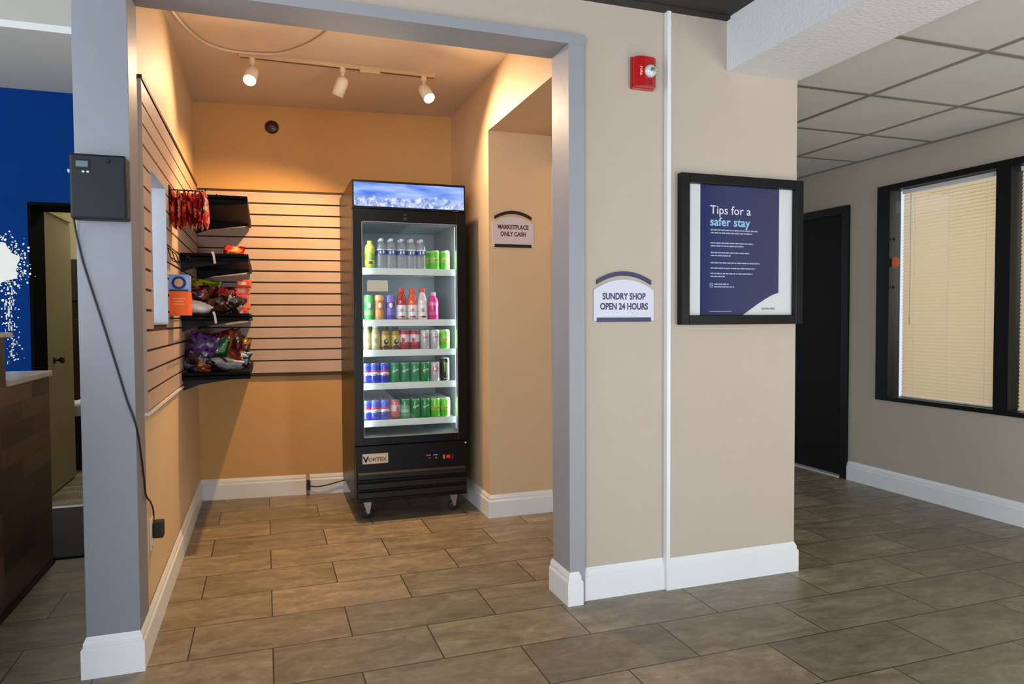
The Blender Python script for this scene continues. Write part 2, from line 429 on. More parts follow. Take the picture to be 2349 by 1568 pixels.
def text_on_wall(name, s, x, y, z, size, mat, parent, bold=0.0, width=1.0, align='CENTER', thick=.0006):
    bm = text_bm(s, size, bold, width, align)
    for v in bm.verts: v.co = Vector((x + v.co.x, y, z + v.co.y))
    r = bmesh.ops.extrude_face_region(bm, geom=list(bm.faces))
    for v in [g for g in r['geom'] if isinstance(g, bmesh.types.BMVert)]: v.co.y -= thick
    return obj(name, bm, mat, parent)

def copy_tree(o, parent=None):
    c = o.copy(); COL.objects.link(c); c.parent = parent
    for ch in [k for k in bpy.data.objects if k.parent == o]: copy_tree(ch, c)
    return c

# ------------------------------------------------------------------ camera
F = 1620.593
ya, pi_, ro = .3356, -.0324, -.0051
fw = Vector((math.sin(ya) * math.cos(pi_), math.cos(ya) * math.cos(pi_), math.sin(pi_)))
rt = Vector((math.cos(ya), -math.sin(ya), 0)); up = rt.cross(fw)
R_ = rt * math.cos(ro) + up * math.sin(ro); U_ = up * math.cos(ro) - rt * math.sin(ro)
cd = bpy.data.cameras.new('camera'); cam = bpy.data.objects.new('camera', cd); COL.objects.link(cam)
cam.matrix_world = Matrix(((R_.x, U_.x, -fw.x, 0), (R_.y, U_.y, -fw.y, 0), (R_.z, U_.z, -fw.z, 1.2), (0, 0, 0, 1)))
cd.sensor_width = 36; cd.sensor_fit = 'HORIZONTAL'; cd.lens = F / 2349 * 36; cd.clip_start = .05
cd.shift_x = 0; cd.shift_y = 0
bpy.context.scene.camera = cam

# ------------------------------------------------------------------ the setting
def yb(x): return 5.11 - (x + .43) * .1012        # the back wall runs very slightly out of square

struct('floor', box(B(), -4, 6.6, -4, 8.2, -.1, 0), M['floor'])
bm = B()
for (a_, b_, c_, d_) in ((2.87, 3.08, 0, 2.66), (3.515, 5.25, 0, 2.66), (3.08, 3.515, 0, 1.185), (3.08, 3.515, 1.797, 2.66)): box(bm, -.585, -.427, a_, b_, c_, d_)
struct('wall_left', bm, M['paint_niche'])
bm = B()
box(bm, -.60, -.4125, 3.508, 3.5155, 1.185, 1.797); box(bm, -.60, -.4125, 3.0795, 3.087, 1.185, 1.797)
box(bm, -.60, -.4125, 3.087, 3.508, 1.789, 1.797); box(bm, -.60, -.4125, 3.087, 3.508, 1.185, 1.193)
struct('trim_10', bm, M['passage'])
bm = B(); prism(bm, [(-.45, yb(-.45)), (1.30, yb(1.30)), (1.30, 5.35), (-.45, 5.35)], 2, 0, 2.66); struct('wall_back', bm, M['paint_back'])
bm = B(); box(bm, 1.269, 1.42, 4.049, 5.0, 0, 2.66); box(bm, 1.269, 1.42, 2.865, 4.049, 2.321, 2.66); struct('wall_right', bm, M['paint_niche'])
struct('wall_niche', box(B(), 1.42, 2.34, 4.049, 4.2, 0, 2.66), M['paint_niche'])
struct('ceiling', box(B(), -.585, 1.42, 2.75, 5.3, 2.637, 2.72), M['paint_ceil'])
struct('ceiling_niche', box(B(), 1.42, 2.34, 2.80, 4.05, 2.321, 2.4), M['paint_niche'])
# lobby side of the partition
bm = B(); box(bm, 1.258, 1.655, 2.715, 2.80, 0, 2.56); box(bm, -.4215, 1.258, 2.715, 2.80, 2.365, 2.70)
struct('wall_front', bm, M['paint'])
struct('wall_column', box(B(), 1.673, 2.355, 2.70, 4.3, 0, 2.56), M['paint'])
bm = B(); box(bm, 1.655, 1.6735, 2.688, 2.80, 0, 2.545, .0015); struct('trim_1', bm, M['white'])
# grey casing round the opening
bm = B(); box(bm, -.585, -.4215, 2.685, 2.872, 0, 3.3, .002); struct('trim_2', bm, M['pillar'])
bm = B(); box(bm, -.4215, 1.262, 2.685, 2.868, 2.3255, 2.368, .001); struct('trim_3', bm, M['casing'])
bm = B(); box(bm, 1.188, 1.2585, 2.685, 2.866, 0, 2.3255, .001); box(bm, 1.2585, 1.262, 2.69, 2.7, .13, 2.35); struct('trim_4', bm, M['casing'])
# beam, lobby ceiling, hall ceiling
struct('beam', box(B(), 1.965, 2.36, -3.5, 2.701, 2.30, 2.62), M['beam'])
struct('lobby_ceiling', box(B(), -.42, 1.97, -3.5, 2.72, 2.535, 2.7), M['darkceil'])
bm = B(); box(bm, -.42, 1.965, 2.675, 2.716, 2.522, 2.536); struct('trim_5', bm, M['darkceil'])
struct('hall_ceiling', box(B(), 2.34, 4.165, -3.5, 7.6, 2.322, 2.5), M['tile_ceil'])
bm = B()
for gx in (2.904, 3.514): box(bm, gx - .012, gx + .012, -3.5, 7.6, 2.3185, 2.3225)
gy = 2.804 - .61 * 10
while gy < 7.5:
    box(bm, 2.36, 4.065, gy - .012, gy + .012, 2.3180, 2.3225); gy += .61
box(bm, 4.043, 4.066, -3.5, 7.6, 2.315, 2.3225); box(bm, 2.355, 2.375, 2.70, 7.6, 2.315, 2.3225)
struct('trim_6', bm, M['tbar'])
# hall (window) wall with openings
bm = B()
X0, X1 = 4.065, 4.165
box(bm, X0, X1, 5.0, 7.6, 0, 2.4)
box(bm, X0, X1, 4.12, 5.0, 2.01, 2.4)
box(bm, X0, X1, 3.80, 4.12, 0, 2.4)
box(bm, X0, X1, 1.9, 3.80, 0, .64); box(bm, X0, X1, 1.9, 3.80, 2.09, 2.4)
box(bm, X0, X1, -3.5, 1.9, 0, 2.4)
struct('wall_hall', bm, M['paint_hall'])
struct('wall_hall_end', box(B(), 2.34, 4.165, 7.6, 7.7, 0, 2.5), M['paint_hall'])
# door in the hall wall
d = obj('door_1', box(B(), 4.075, 4.115, 4.165, 4.985, .016, 1.965), M['blackdoor']); tag(d, kind='structure')
bm = B(); box(bm, 4.045, 4.12, 4.10, 4.163, 0, 2.025, .003); box(bm, 4.045, 4.12, 4.987, 5.05, 0, 2.025, .003); box(bm, 4.045, 4.12, 4.163, 4.987, 1.967, 2.025, .003)
obj('door_frame', bm, M['black'], d)
for z in (1.72, 1.0, .28):
    bm = B(); cyl(bm, (4.068, 4.166, z - .05), (4.068, 4.166, z + .05), .008); obj('hinge', bm, M['darkgrey'], d, smooth=True)
t = obj('door_gap_glow', box(B(), 4.03, 4.11, 4.165, 4.985, 0, .012, .002), M['marble']); tag(t, 'pale strip standing in for light under the black hall door', 'threshold')  # pale strip stands in for the light glowing under the door
# windows
def window(name, y0, y1, z0, z1, lead, tail):
    w = obj(name, box(B(), 4.075, 4.081, y0, y1, z0, z1), M['glass']); tag(w, kind='structure')
    bm = B()
    box(bm, 4.045, 4.15, y1, y1 + lead, .623, 2.104, .003); box(bm, 4.045, 4.15, y0 - tail, y0, .623, 2.104, .003)
    box(bm, 4.045, 4.15, y0, y1, z1, 2.104, .003); box(bm, 4.045, 4.15, y0, y1, .623, z0, .003)
    obj('window_frame', bm, M['black'], w)
    return w
window('window_1', 2.992, 3.738, .652, 2.066, .104, .045)
window('window_2', 2.02, 2.902, .652, 2.066, .0445, .10)
def blind(y0, y1, label):
    t = thing('window_blind', label, 'blind', (4.128, (y0 + y1) / 2, .66), 'white blinds in the hall windows')
    bm = B(); z = .672; k = 0
    while z < 2.035:
        w = .0125; a = math.radians(66)
        n = 4
        rows = []
        for j in range(n + 1):
            s = -1 + 2 * j / n
            px = 4.128 + s * w * math.cos(a) + .0018 * (1 - s * s) * -1
            pz = z + s * w * math.sin(a)
            rows.append((bm.verts.new((px, y0, pz)), bm.verts.new((px, y1, pz))))
        for a_, b_ in zip(rows, rows[1:]): bm.faces.new([a_[0], a_[1], b_[1], b_[0]])
        z += .0225; k += 1
    obj('slats', bm, M['blind'], t)
    bm = B(); box(bm, 4.113, 4.143, y0, y1, 2.036, 2.062); obj('headrail', bm, M['white'], t)
    bm = B(); box(bm, 4.118, 4.138, y0, y1, .654, .662); obj('bottom_rail', bm, M['white'], t)
    bm = B()
    for f in (.14, .5, .86): cyl(bm, (4.114, y0 + (y1 - y0) * f, .66), (4.114, y0 + (y1 - y0) * f, 2.04), .0009, seg=5)
    obj('ladder_cord', bm, M['tag'], t)
    bm = B(); cyl(bm, (4.110, y1 - .07, 1.2), (4.110, y1 - .07, 2.03), .0026, seg=6); cyl(bm, (4.110, y1 - .07, 1.15), (4.110, y1 - .07, 1.2), .005, seg=6); obj('tilt_wand', bm, M['panel'], t)
blind(3.0, 3.695, 'cream mini blind in the hall window nearest the black door')
blind(2.03, 2.895, 'cream mini blind in the hall window past the mullion, cut off by the frame')
# sticker and clips on the glass beside the blind
bm = B(); lathe(bm, [(.001, 4.0725), (.036, 4.0725), (.036, 4.0745), (.001, 4.0745)], (0, 3.712, 1.575), 24, 'X'); s = obj('round_sticker', bm, plain('orange_sticker', (226, 120, 70), .5)); tag(s, 'small round orange sticker on the glass edge of the hall window', 'sticker')
for z, w in ((1.733, 'upper'), (1.406, 'lower')):
    bm = B(); lathe(bm, [(.0005, 4.066), (.009, 4.068), (.011, 4.0745), (.0005, 4.0745)], (0, 3.722, z), 12, 'X')
    s = obj('suction_cup', bm, M['rubber'], smooth=True); tag(s, 'small dark suction cup on the hall window glass, %s the orange sticker' % ('above' if w == 'upper' else 'below'), 'suction cup')
# room behind the hall windows
bm = B(); box(bm, 6.4, 6.5, 1.0, 5.2, 0, 2.5); struct('wall_office', bm, plain('office_wall', (240, 230, 210), .8))
struct('ceiling_office', box(B(), 4.165, 6.5, 1.0, 5.2, 2.4, 2.5), M['tile_ceil'])

# left of the partition: blue wall, doorway, back room
bm = B()
box(bm, -3.8, -1.397, 5.2, 5.5, 0, 2.66); box(bm, -1.397, -.6, 5.2, 5.5, 1.948, 2.66)
struct('wall_blue', bm, M['blue'])
bm = B(); box(bm, -1.40, -1.383, 5.21, 5.5, 0, 1.948); box(bm, -1.383, -.6, 5.19, 5.5, 1.93, 1.949); struct('trim_7', bm, plain('dark_reveal', (12, 13, 15), .9, spec=.02))
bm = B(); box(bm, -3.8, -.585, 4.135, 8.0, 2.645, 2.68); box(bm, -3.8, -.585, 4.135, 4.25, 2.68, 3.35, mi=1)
struct('soffit', bm, [plain('soffit_paint', (196, 198, 196), .8), plain('soffit_paint_dimmed', (158, 156, 148), .8)]); bpy.data.objects['soffit'].name = 'trim_8'  # front face is a darker copy of the soffit paint, offsetting the near lamp
struct('ceiling_reception', box(B(), -3.8, -.585, -1.0, 4.2, 3.3, 3.4), plain('reception_ceiling', (196, 198, 194), .8))
struct('wall_back_room', box(B(), -3.8, -.3, 7.6, 7.7, 0, 2.66), M['creamwall'])
struct('wall_back_room_side', box(B(), -3.9, -3.8, 3.0, 7.7, 0, 3.3), M['creamwall'])
struct('wall_back_room_right', box(B(), -.6, -.5, 5.35, 7.6, 0, 2.66), M['creamwall'])
d = obj('door_2', box(B(), -1.44, -1.40, 5.52, 6.24, .012, 1.945), M['cream']); tag(d, kind='structure')
bm = B(); lathe(bm, [(.001, .0), (.025, .0), (.025, .006), (.009, .01), (.009, .03), (.022, .04), (.026, .052), (.018, .062), (.001, .064)], (-1.40, 5.72, .93), 16, 'X'); obj('door_knob', bm, plain('bronze_knob', (70, 48, 34), .3, metal=.8), d, smooth=True)
bm = B(); box(bm, -1.40, -1.385, 5.62, 6.20, 1.945, 1.957); obj('door_closer', bm, M['chrome'], d)
# skirtings
baseboard('baseboard_left', [(-.60, 3.2), (-.60, 2.67), (-.4075, 2.67), (-.4116, 5.1)], 1)
for nm, xa, xb in (('baseboard_back', -.425, .247), ('baseboard_back_right', .272, 1.26)):
    baseboard(nm, [(xa, yb(xa) - .015), (xb, yb(xb) - .015)], 1)
baseboard('baseboard_right', [(1.254, 4.92), (1.254, 4.034), (2.30, 4.034)], 1)
baseboard('baseboard_jamb', [(1.173, 2.88), (1.173, 2.669), (1.2435, 2.669), (1.2435, 2.70), (1.6555, 2.70)], 1)
baseboard('baseboard_column', [(1.6552, 2.718), (1.6552, 2.684), (2.370, 2.684), (2.370, 4.3)], 1)
baseboard('baseboard_hall', [(4.05, 4.10), (4.05, -3.5)], 1)

# ------------------------------------------------------------------ slatwall
SL = [2.062 - .0752 * k for k in range(17)]
bm = B()
x0, x1 = -.412, .60
def slab(bm, xa, xb, z0, z1, t, mi):
    prism(bm, [(xa, yb(xa) - t), (xb, yb(xb) - t), (xb, yb(xb) - .0005), (xa, yb(xa) - .0005)], 2, z0, z1, mi)
slab(bm, x0, x1, .842, 2.060, .006, 1)
zs = [2.062] + [1.984 - .0755 * k for k in range(16)]
zs = [z for z in zs if z > .87] + [.842]
for a, b in zip(zs, zs[1:]): slab(bm, x0, x1, b + (.005 if b > .85 else 0), a - .005, .018, 0)
slab(bm, x0, x1, 2.058, 2.072, .02, 1); slab(bm, x0, x1, .822, .846, .02, 1)
o = obj('slatwall_panel', bm, [M['slat'], M['groove']]); tag(o, 'beige slatwall panel of horizontal boards on the back wall beside the fridge', 'slatwall')
bm = B()
YA, YZ = 2.89, 5.085
PY0, PY1, PZ0, PZ1 = 3.08, 3.52, 1.185, 1.797
def lbox(y0, y1, z0, z1, t, mi): box(bm, -.4268, -.4268 + t, y0, y1, z0, z1, mi=mi)
for (y0, y1, z0, z1) in ((YA, PY0, .862, 2.08), (PY1, YZ, .862, 2.08), (PY0, PY1, .862, PZ0), (PY0, PY1, PZ1, 2.08)): lbox(y0, y1, z0, z1, .006, 1)
zl = [2.078] + [1.995 - .0755 * k for k in range(15)]
zl = [z for z in zl if z > .9] + [.864]
for a, b in zip(zl, zl[1:]):
    lo, hi = b + .005, a - .005
    if hi > PZ1 or lo < PZ0 and hi < PZ0 + .05:
        lo2, hi2 = lo, hi
        if hi > PZ1 and lo < PZ1: lbox(YA, PY0, lo, hi, .014, 0); lbox(PY1, YZ, lo, hi, .014, 0); lbox(PY0, PY1, PZ1, hi, .014, 0)
        else: lbox(YA, YZ, lo, min(hi, hi), .014, 0) if hi < PZ0 or lo > PZ1 else (lbox(YA, PY0, lo, hi, .014, 0), lbox(PY1, YZ, lo, hi, .014, 0), lbox(PY0, PY1, lo, PZ0, .014, 0))
    elif hi < PZ0: lbox(YA, YZ, lo, hi, .014, 0)
    else: lbox(YA, PY0, lo, hi, .014, 0); lbox(PY1, YZ, lo, hi, .014, 0)
lbox(YA - .008, YZ, 2.078, 2.092, .018, 1); lbox(YA - .004, YA, .862, 2.08, .015, 0)
o = obj('slatwall_panel', bm, [M['slat'], M['groove']]); tag(o, 'beige slatwall panel on the left alcove wall carrying the black shelves', 'slatwall')
bm = B(); box(bm, -.4268, -.408, YA, YZ, .851, .862); o = tag(obj('trim_9', bm, M['white']), kind='structure')
# ------------------------------------------------------------------ shelves on the slatwall
def shelf(z, label, tagloop):
    t = thing('display_shelf', label, 'shelf', (-.41, 4.52, z), 'black shelves on the left slatwall')
    bm = B(); box(bm, -.41, -.08, 4.0, 5.035, z, z + .007); obj('shelf_board', bm, M['shelf'], t)
    bm = B(); box(bm, -.092, -.08, 4.0, 5.035, z - .018, z + .022, .002); box(bm, -.41, -.092, 4.0, 4.010, z - .018, z + .022, .002); obj('front_lip', bm, M['shelf'], t)
    for y in (4.06, 4.97):
        bm = B(); prism(bm, [(-.412, z - .001), (-.10, z - .001), (-.10, z - .012), (-.33, z - .045), (-.412, z - .075)], 1, y - .0015, y + .0015); obj('bracket', bm, M['fridge'], t)
    if tagloop:
        bm = B(); prism(bm, [(-.262, z + .030), (-.250, z + .032), (-.244, z + .016), (-.238, z - .030), (-.249, z - .032), (-.254, z + .010)], 1, 3.994, 3.9985)
        o = obj('price_tag', bm, M['tag'], t); o['label'] = 'white curled price tag'
    return t
shelf(1.832, 'empty black shelf, topmost on the left slatwall behind the red hanging bags', False)
shelf(1.528, 'black shelf second from the top, holding a small orange bag', True)
shelf(1.216, 'black shelf third from the top, piled with snack bags and a stack of boxes', True)
shelf(.908, 'lowest black shelf, holding purple, green and red chip bags', False)

# snack bags ---------------------------------------------------------------
def pillow(w, h, d, seed=0, nu=14, nv=18, crumple=.012):
    """a pillow bag in local XZ, thickness along Y, with flat crimped ends"""
    bm = B(); g = []
    for side in (1, -1):
        rows = []
        for j in range(nv + 1):
            v = -1 + 2 * j / nv; row = []
            for i in range(nu + 1):
                u = -1 + 2 * i / nu
                t = (1 - abs(u) ** 2.6) * (1 - min(1, abs(v) / .9) ** 3.2)
                t = max(0, t) ** .62 * d / 2
                pinch = 1 - .10 * (1 - abs(v) ** 2)
                p = Vector((u * w / 2 * pinch, side * t, v * h / 2))
                k = noise.noise(Vector((u * 2.2 + seed * 5.1, v * 2.8, side * 2.0 + seed))) * crumple + noise.noise(Vector((u * 7 + seed, v * 7, seed * 3.3))) * crumple * .4
                if abs(v) < .93: p.y += k * (1 if side > 0 else .8)
                else: p.y += .003 * math.sin(u * 30) * 0 + k * .3
                row.append(bm.verts.new(p))
            rows.append(row)
        g.append(rows)
    for rows in g:
        for j in range(nv):
            for i in range(nu): bm.faces.new([rows[j][i], rows[j][i + 1], rows[j + 1][i + 1], rows[j + 1][i]])
    bmesh.ops.remove_doubles(bm, verts=bm.verts, dist=.0008)
    return bm
def bag(name, label, cols, w, h, d, loc, rot, seed, group=None, scale=9, tilt_xyz=True):
    o = obj(name, pillow(w, h, d, seed), foil_mat(name + '_foil_%d' % seed, cols, scale, seed=seed * 1.3), smooth=True, loc=loc)
    o.rotation_euler = rot; tag(o, label, 'snack bag', group); return o

# bags hanging from a peg
bm = B(); tube(bm, [(-.412, 3.66, 1.812), (-.33, 3.66, 1.812), (-.265, 3.66, 1.812), (-.258, 3.66, 1.826)], .0028)
tube(bm, [(-.412, 3.80, 1.812), (-.33, 3.80, 1.812), (-.225, 3.80, 1.812), (-.218, 3.80, 1.826)], .0028); box(bm, -.4125, -.409, 3.62, 3.84, 1.795, 1.828)
o = obj('peg_hook', bm, M['shelf'], smooth=False); tag(o, 'black double peg hook on the slatwall above the hanging red bags', 'hook')
reds = [((196, 22, 18), (120, 10, 12), (226, 90, 60)), ((186, 16, 16), (90, 8, 10), (236, 120, 90)), ((200, 30, 20), (110, 12, 12), (210, 60, 40))]
for i in range(7):
    lab = ['red snack bag hanging on the peg hook, first from the slatwall', 'red snack bag on the peg hook, second from the slatwall', 'red snack bag on the peg hook, third from the slatwall', 'red snack bag on the peg hook, fourth from the slatwall',
           'red snack bag on the peg hook, fifth from the slatwall', 'red snack bag on the peg hook, sixth from the slatwall', 'red and white snack bag at the free end of the peg hook'][i]
    cols = reds[i % 3] if i < 6 else ((190, 20, 24), (206, 196, 170), (220, 60, 44))
    bag('snack_bag', lab, cols, .125, .178, .02, (-.397 + .0232 * i, 3.67 + .012 * (i % 2), 1.722), (.04 * (i % 3 - 1), .02, PI / 2 + .12 * ((i * 37 % 5) / 5 - .5)), 20 + i, 'red bags hanging on the peg hook', 14)
# wire rack by the panel
bm = B()
for y in (3.54, 3.70, 3.86): tube(bm, [(-.412, y, 1.53), (-.39, y, 1.47), (-.34, y, 1.47), (-.335, y, 1.50)], .0022, 6, 3)
for x, z in ((-.412, 1.53), (-.395, 1.485), (-.365, 1.47), (-.335, 1.50)): cyl(bm, (x, 3.54, z), (x, 3.86, z), .0022, seg=6)
o = obj('wire_rack', bm, M['shelf']); tag(o, 'small empty black wire rack on the slatwall above the blue box', 'wire rack')
# wire tray with the two boxes
bm = B()
for k in range(9): cyl(bm, (-.41, 3.545 + .05 * k, 1.212), (-.29, 3.545 + .05 * k, 1.212), .002, seg=6)
for x, z in ((-.405, 1.212), (-.345, 1.212), (-.29, 1.212), (-.29, 1.232)): cyl(bm, (x, 3.54, z), (x, 3.95, z), .0028, seg=6)
for k in range(5): cyl(bm, (-.30, 3.545 + .1 * k, 1.212), (-.30, 3.545 + .1 * k, 1.18), .002, seg=6)
o = obj('wire_tray', bm, M['shelf']); tag(o, 'black wire tray on the slatwall under the orange box', 'tray')
def carton(name, label, mats, x0, x1, y0, y1, z0, z1, extra=None):
    t = thing(name, label, 'box', ((x0 + x1) / 2, (y0 + y1) / 2, z0))
    obj('carton', box(B(), x0, x1, y0, y1, z0, z1, .0015), mats, t)
    if extra: extra(t)
    return t
def blue_extra(t):
    bm = B(); lathe(bm, [(.001, 3.5655), (.030, 3.5655), (.030, 3.5685), (.001, 3.5685)], (-.372, 0, 1.374), 24, 'Y'); obj('round_logo', bm, plain('dark_navy_logo', (22, 26, 70), .4), t)
    bm = B(); lathe(bm, [(.001, 3.5645), (.019, 3.5645), (.019, 3.5655), (.001, 3.5655)], (-.372, 0, 1.374), 20, 'Y'); obj('logo_centre', bm, plain('beige_logo', (190, 150, 130), .4), t)
    bm = B(); box(bm, -.412, -.334, 3.5655, 3.5685, 1.337, 1.343); obj('dark_stripe', bm, M['navy'], t)
def bluebox_mat():
    m = zbands('pale_blue_carton', [(0, (70, 120, 200)), (.02, (110, 165, 225)), (.05, (150, 190, 235))]); return m
carton('snack_carton', 'pale blue and white snack box with a dark round logo, on the orange box', plain('pale_blue_carton', (116, 160, 222), .4, var=.35, vscale=14), -.414, -.332, 3.568, 3.70, 1.336, 1.412, blue_extra)
def orange_extra(t):
    bm = B()
    for k, w in enumerate((.05, .04, .045)): box(bm, -.373 - w / 2, -.373 + w / 2, 3.5665, 3.5685, 1.300 - .013 * k, 1.3045 - .013 * k)
    obj('print', bm, plain('faded_orange_print', (255, 168, 96), .5), t)
carton('snack_carton', 'bright orange snack box under the pale blue box on the wire tray', plain('orange_carton', (250, 96, 14), .35, var=.06), -.414, -.332, 3.568, 3.72, 1.2245, 1.335, orange_extra)

H = .0075
# shelf 2
bag('snack_bag', 'orange snack bag alone near the outer end of the second shelf', ((250, 110, 40), (255, 160, 90), (200, 40, 20)), .13, .12, .045, (-.175, 4.56, 1.528 + H + .055), (.5, 0, .35), 41, scale=12)
bag('snack_bag', 'red snack bag lying flat behind the orange one on the second shelf', ((190, 40, 30), (150, 30, 24), (230, 110, 60)), .12, .16, .04, (-.25, 4.83, 1.528 + H + .024), (PI / 2, 0, .4), 42)
# shelf 3
Z3 = 1.216 + H
G3 = 'snack bags on the third shelf'
bag('snack_bag', 'crumpled white snack bag at the near end of the third shelf', ((230, 222, 214), (206, 196, 190), (240, 236, 232)), .14, .11, .07, (-.34, 4.10, Z3 + .040), (1.15, .2, .25), 51, G3)
bag('snack_bag', 'yellow-green snack bag standing at the back of the third shelf near the blue box', ((150, 150, 20), (96, 116, 14), (196, 186, 40)), .15, .20, .07, (-.325, 4.42, Z3 + .112), (.18, .12, .25), 52, G3, 11)
bag('snack_bag', 'brown and maroon snack bag leaning behind the white one', ((104, 26, 24), (150, 60, 26), (64, 18, 20)), .13, .16, .06, (-.345, 4.22, Z3 + .088), (.3, -.15, .1), 53, G3)
bag('snack_bag', 'green snack bag in the middle of the third shelf pile', ((60, 84, 20), (120, 130, 30), (30, 50, 16)), .14, .17, .06, (-.26, 4.60, Z3 + .094), (.2, .25, -.2), 54, G3, 12)
bag('snack_bag', 'dark red snack bag with a bright red patch, front of the third shelf pile', ((110, 18, 20), (196, 30, 30), (60, 14, 14)), .14, .16, .06, (-.235, 4.36, Z3 + .086), (.35, .2, .3), 55, G3, 12)
bag('snack_bag', 'brick red snack bag standing toward the back wall on the third shelf', ((150, 40, 24), (96, 40, 20), (186, 70, 40)), .15, .18, .06, (-.22, 4.84, Z3 + .098), (.15, -.1, .1), 56, G3, 12)
bag('snack_bag', 'maroon snack bag between the red one and the pink packets', ((120, 14, 30), (70, 10, 20), (160, 40, 50)), .12, .16, .05, (-.17, 4.66, Z3 + .086), (.25, -.3, .4), 57, G3, 12)
bag('snack_bag', 'small brown and cream snack bag at the front edge of the third shelf', ((116, 66, 36), (222, 200, 170), (50, 26, 16)), .11, .12, .05, (-.165, 4.25, Z3 + .062), (.5, .3, .5), 58, G3, 14)
bag('snack_bag', 'black and brown snack bag low at the front of the third shelf', ((40, 22, 14), (96, 56, 30), (20, 12, 10)), .12, .11, .05, (-.25, 4.16, Z3 + .054), (.7, -.2, -.3), 59, G3, 14)
for k in range(5):
    w = ['lowest', 'second', 'third', 'fourth', 'topmost'][k]
    z0 = Z3 + .043 * k
    mt = plain('pink_orange_packet_%d' % k, [(244, 92, 62), (250, 120, 80), (236, 70, 80), (250, 130, 84), (246, 96, 56)][k], .4, var=.3, vscale=30)
    x0 = -.178 + (.012 if k % 2 else 0) + (.02 if k > 3 else 0); y0 = 4.42 + .02 * (k % 2)
    t = thing('candy_packet', 'pink and orange candy packet, %s of the stack on the third shelf' % w, 'candy packet', (x0 + .03, y0, z0), 'stack of pink and orange candy packets')
    obj('packet', box(B(), x0, x0 + .082, y0, y0 + .16, z0, z0 + .042, .006), mt, t)
    bm = B(); box(bm, x0 + .012, x0 + .055, y0 - .0015, y0 + .001, z0 + .012, z0 + .03); obj('print', bm, plain('pale_packet_print_%d' % k, (255, 190, 170) if k != 2 else (200, 20, 70), .5), t)
# shelf 4
Z4 = .908 + H
G4 = 'chip bags on the lowest shelf'
bag('chip_bag', 'purple chip bag leaning at the near end of the lowest shelf', ((66, 22, 84), (96, 60, 120), (40, 14, 56)), .16, .21, .07, (-.335, 4.18, Z4 + .112), (.25, .3, .1), 61, G4, 12)
bag('chip_bag', 'dark violet and grey chip bag low in front of the purple one', ((60, 46, 76), (120, 112, 130), (34, 22, 44)), .14, .17, .05, (-.345, 4.065, Z4 + .055), (.95, .5, .2), 62, G4, 12)
bag('chip_bag', 'bright green chip bag beside the purple one on the lowest shelf', ((26, 110, 44), (90, 160, 100), (14, 70, 30)), .15, .19, .06, (-.27, 4.30, Z4 + .098), (.3, .1, .2), 63, G4, 12)
bag('chip_bag', 'dark red chip bag standing in the middle of the lowest shelf', ((128, 22, 20), (80, 14, 12), (160, 60, 30)), .16, .22, .06, (-.225, 4.50, Z4 + .115), (.2, -.3, .2), 64, G4, 10)
bag('chip_bag', 'brown-red chip bag behind the dark red one on the lowest shelf', ((140, 50, 22), (90, 24, 16), (110, 70, 30)), .16, .22, .06, (-.20, 4.68, Z4 + .115), (.2, -.25, .1), 65, G4, 10)
bag('chip_bag', 'white and purple chip bag lying flat on top at the front of the lowest shelf', ((206, 206, 206), (180, 184, 186), (90, 20, 80)), .20, .12, .05, (-.205, 4.13, Z4 + .05), (1.25, .15, .1), 66, G4, 7)
bag('chip_bag', 'small orange-brown chip bag at the lowest shelf edge under the green one', ((150, 84, 30), (200, 120, 60), (90, 40, 20)), .08, .10, .04, (-.31, 4.05, Z4 + .04), (1.1, .2, 0), 67, G4, 14)
bag('chip_bag', 'yellow and brown chip bag toward the outer end of the lowest shelf', ((150, 110, 20), (90, 60, 20), (60, 40, 16)), .13, .18, .05, (-.155, 4.78, Z4 + .093), (.2, .1, .2), 68, G4, 14)
bag('chip_bag', 'teal and white chip bag at the outer end of the lowest shelf', ((20, 120, 130), (210, 220, 216), (10, 70, 86)), .11, .11, .05, (-.14, 4.56, Z4 + .055), (.6, .2, .2), 69, G4, 14)
bag('chip_bag', 'dark olive chip bag at the back corner of the lowest shelf', ((96, 84, 20), (40, 44, 20), (20, 40, 44)), .13, .19, .05, (-.20, 4.92, Z4 + .10), (.12, .1, .1), 70, G4, 14)
bag('chip_bag', 'dark green chip bag standing behind the bright green one', ((26, 54, 26), (60, 30, 20), (20, 30, 20)), .14, .20, .05, (-.32, 4.62, Z4 + .104), (.15, .1, 0), 71, G4, 14)

